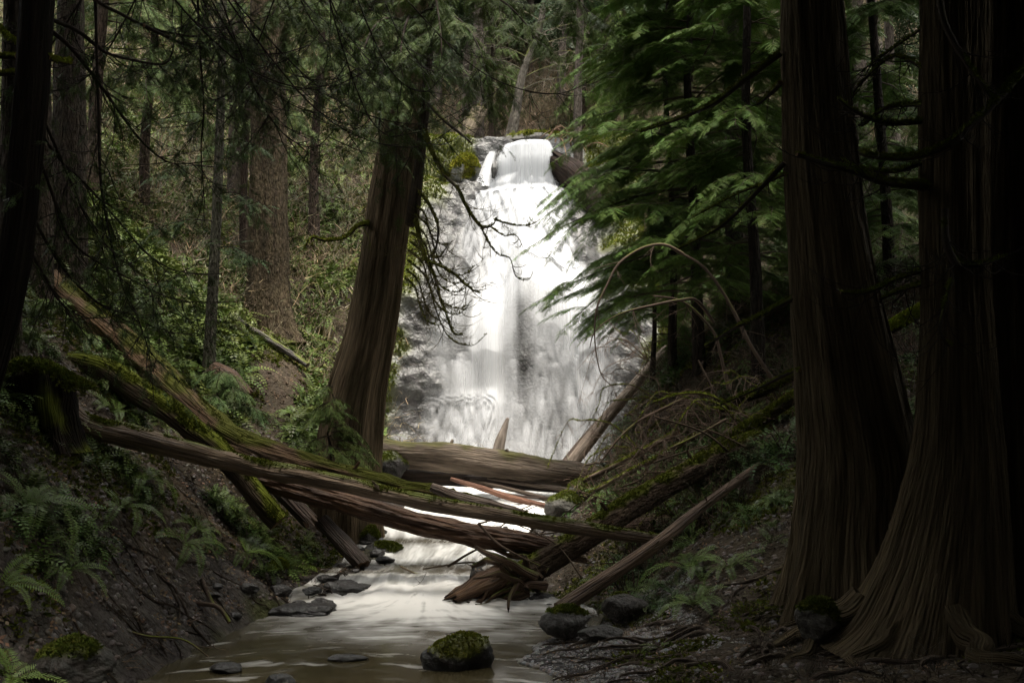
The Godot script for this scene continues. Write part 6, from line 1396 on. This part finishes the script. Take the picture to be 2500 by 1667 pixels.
func ground_cover() -> void:
	var trail := func(x: float, d: float) -> bool:   # bare earth of the trail and the bank below it
		var c: float = table([[11.0, -3.4], [14.0, -4.0], [16.0, -4.9], [17.0, -5.0], [19.0, -5.3], [20.5, -4.6]], d, 1)
		return d > 12.0 and d < 20.5 and absf(x - c) < 0.55
	var at_falls := func(x: float, d: float) -> bool: return d > 22.5 and d < 34.0 and absf(x - 0.3) < 3.9
	var left_hill := func(x: float, d: float) -> bool: return x < -2.6 - 0.02 * d and not trail.call(x, d) and not at_falls.call(x, d) and fb.get_noise_2d(x * 0.4, d * 0.4) > -0.28
	var left_low := func(x: float, d: float) -> bool: return x < -3.0 and out_of_creek(x, d) > 0.8 and not trail.call(x, d) and fb.get_noise_2d(x * 0.8, d * 0.8) > 0.02
	var right_hill := func(x: float, d: float) -> bool: return x > 1.5 and out_of_creek(x, d) > 0.8 and not at_falls.call(x, d) and fb.get_noise_2d(x * 0.4 + 30.0, d * 0.4) > -0.2
	var banks := func(x: float, d: float) -> bool: return out_of_creek(x, d) > 0.15 and not at_falls.call(x, d)
	var bare := func(x: float, d: float) -> bool: return fb.get_noise_2d(x * 0.6 + 90.0, d * 0.6) > 0.04 and out_of_creek(x, d) > 0.5 and not at_falls.call(x, d)
	cover("hillside_ferns", "sword ferns covering the left hillside", "ferns", "fern", "leaf_shiny", 3600, Vector2(-24, -2.5), Vector2(14.5, 46), Vector2(0.7, 1.5), Color(0.078, 0.105, 0.022), left_hill, 1001)
	cover("salal_bushes", "leafy salal undergrowth covering the left hillside", "undergrowth", "salal", "leaf_shiny", 6500, Vector2(-24, -2.5), Vector2(15, 48), Vector2(0.35, 0.85), Color(0.07, 0.095, 0.022), left_hill, 1002)
	cover("bank_plants", "small leafy plants on the near left bank", "undergrowth", "ivy", "leaf", 2200, Vector2(-8, -2.6), Vector2(6.5, 19), Vector2(0.12, 0.35), Color(0.06, 0.09, 0.025), left_low, 1003)
	cover("bank_ferns", "small ferns scattered over the near left bank", "ferns", "fern", "leaf_shiny", 1000, Vector2(-8, -2.6), Vector2(6.5, 19), Vector2(0.35, 0.75), Color(0.065, 0.10, 0.02), left_low, 1004)
	cover("right_ferns", "ferns covering the right slope", "ferns", "fern", "leaf_shiny", 2400, Vector2(1.5, 20), Vector2(11.5, 44), Vector2(0.5, 1.1), Color(0.05, 0.085, 0.024), right_hill, 1005)
	cover("near_right_ferns", "small ferns between the logs of the right bank", "ferns", "fern", "leaf_shiny", 240, Vector2(1.0, 5.2), Vector2(9.4, 15), Vector2(0.3, 0.6), Color(0.06, 0.10, 0.025), func(x, d): return out_of_creek(x, d) > 0.9 and fb.get_noise_2d(x * 0.9, d * 0.9) > 0.0, 1015)
	cover("right_bushes", "leafy undergrowth on the right slope", "undergrowth", "ivy", "leaf", 1500, Vector2(1.5, 20), Vector2(11.5, 40), Vector2(0.4, 0.9), Color(0.05, 0.08, 0.022), right_hill, 1006)
	cover("brown_brush", "bare brown brush on the slope above the falls", "brush", "brush", "twig", 4200, Vector2(0.5, 22), Vector2(27, 50), Vector2(1.0, 2.4), Color(0.14, 0.115, 0.075), func(x, d): return not at_falls.call(x, d), 1007, 0.7)
	cover("grey_brush", "thin grey twigs standing on the left hillside", "brush", "brush", "twig", 2600, Vector2(-22, 1), Vector2(20, 48), Vector2(0.8, 2.0), Color(0.2, 0.16, 0.11), func(x, d): return not at_falls.call(x, d) and not trail.call(x, d), 1008, 0.7)
	cover("low_brush", "dead twigs tangled on the right bank", "brush", "brush", "twig", 1100, Vector2(1.4, 9.0), Vector2(11, 24), Vector2(0.4, 1.2), Color(0.10, 0.075, 0.055), right_hill, 1009, 0.3)
	cover("bank_moss", "moss in patches on the banks", "moss", "tuft", "moss", 60000, Vector2(-12, 8), Vector2(6, 30), Vector2(0.03, 0.08), Color(0.095, 0.11, 0.02), bare, 1010)
	cover("leaf_litter", "dead leaves and bark flakes on the forest floor", "litter", "flake", "litter", 45000, Vector2(-9, 7), Vector2(5.5, 20), Vector2(0.025, 0.075), Color(0.13, 0.09, 0.055), banks, 1011, 0.0)
	cover("forest_crumbs", "crumbs of earth and stone on the banks", "soil", "pebble", "pebble", 26000, Vector2(-8, 6), Vector2(5.5, 16), Vector2(0.012, 0.05), Color(0.06, 0.048, 0.04), banks, 1012, 0.0)
	cover("gravel", "dark wet gravel along the creek's right edge", "gravel", "pebble", "pebble", 30000, Vector2(-0.6, 3.2), Vector2(5.5, 11.0), Vector2(0.012, 0.042), Color(0.14, 0.13, 0.122), func(x, d): return out_of_creek(x, d) > -0.06 and out_of_creek(x, d) < 1.5 + fb.get_noise_2d(x, d), 1013, 0.0)
	cover("twig_litter", "fallen twigs strewn on the forest floor", "twigs", "brush", "twig", 2200, Vector2(-8, 6), Vector2(5.5, 16), Vector2(0.12, 0.4), Color(0.10, 0.08, 0.065), banks, 1014, -0.9)
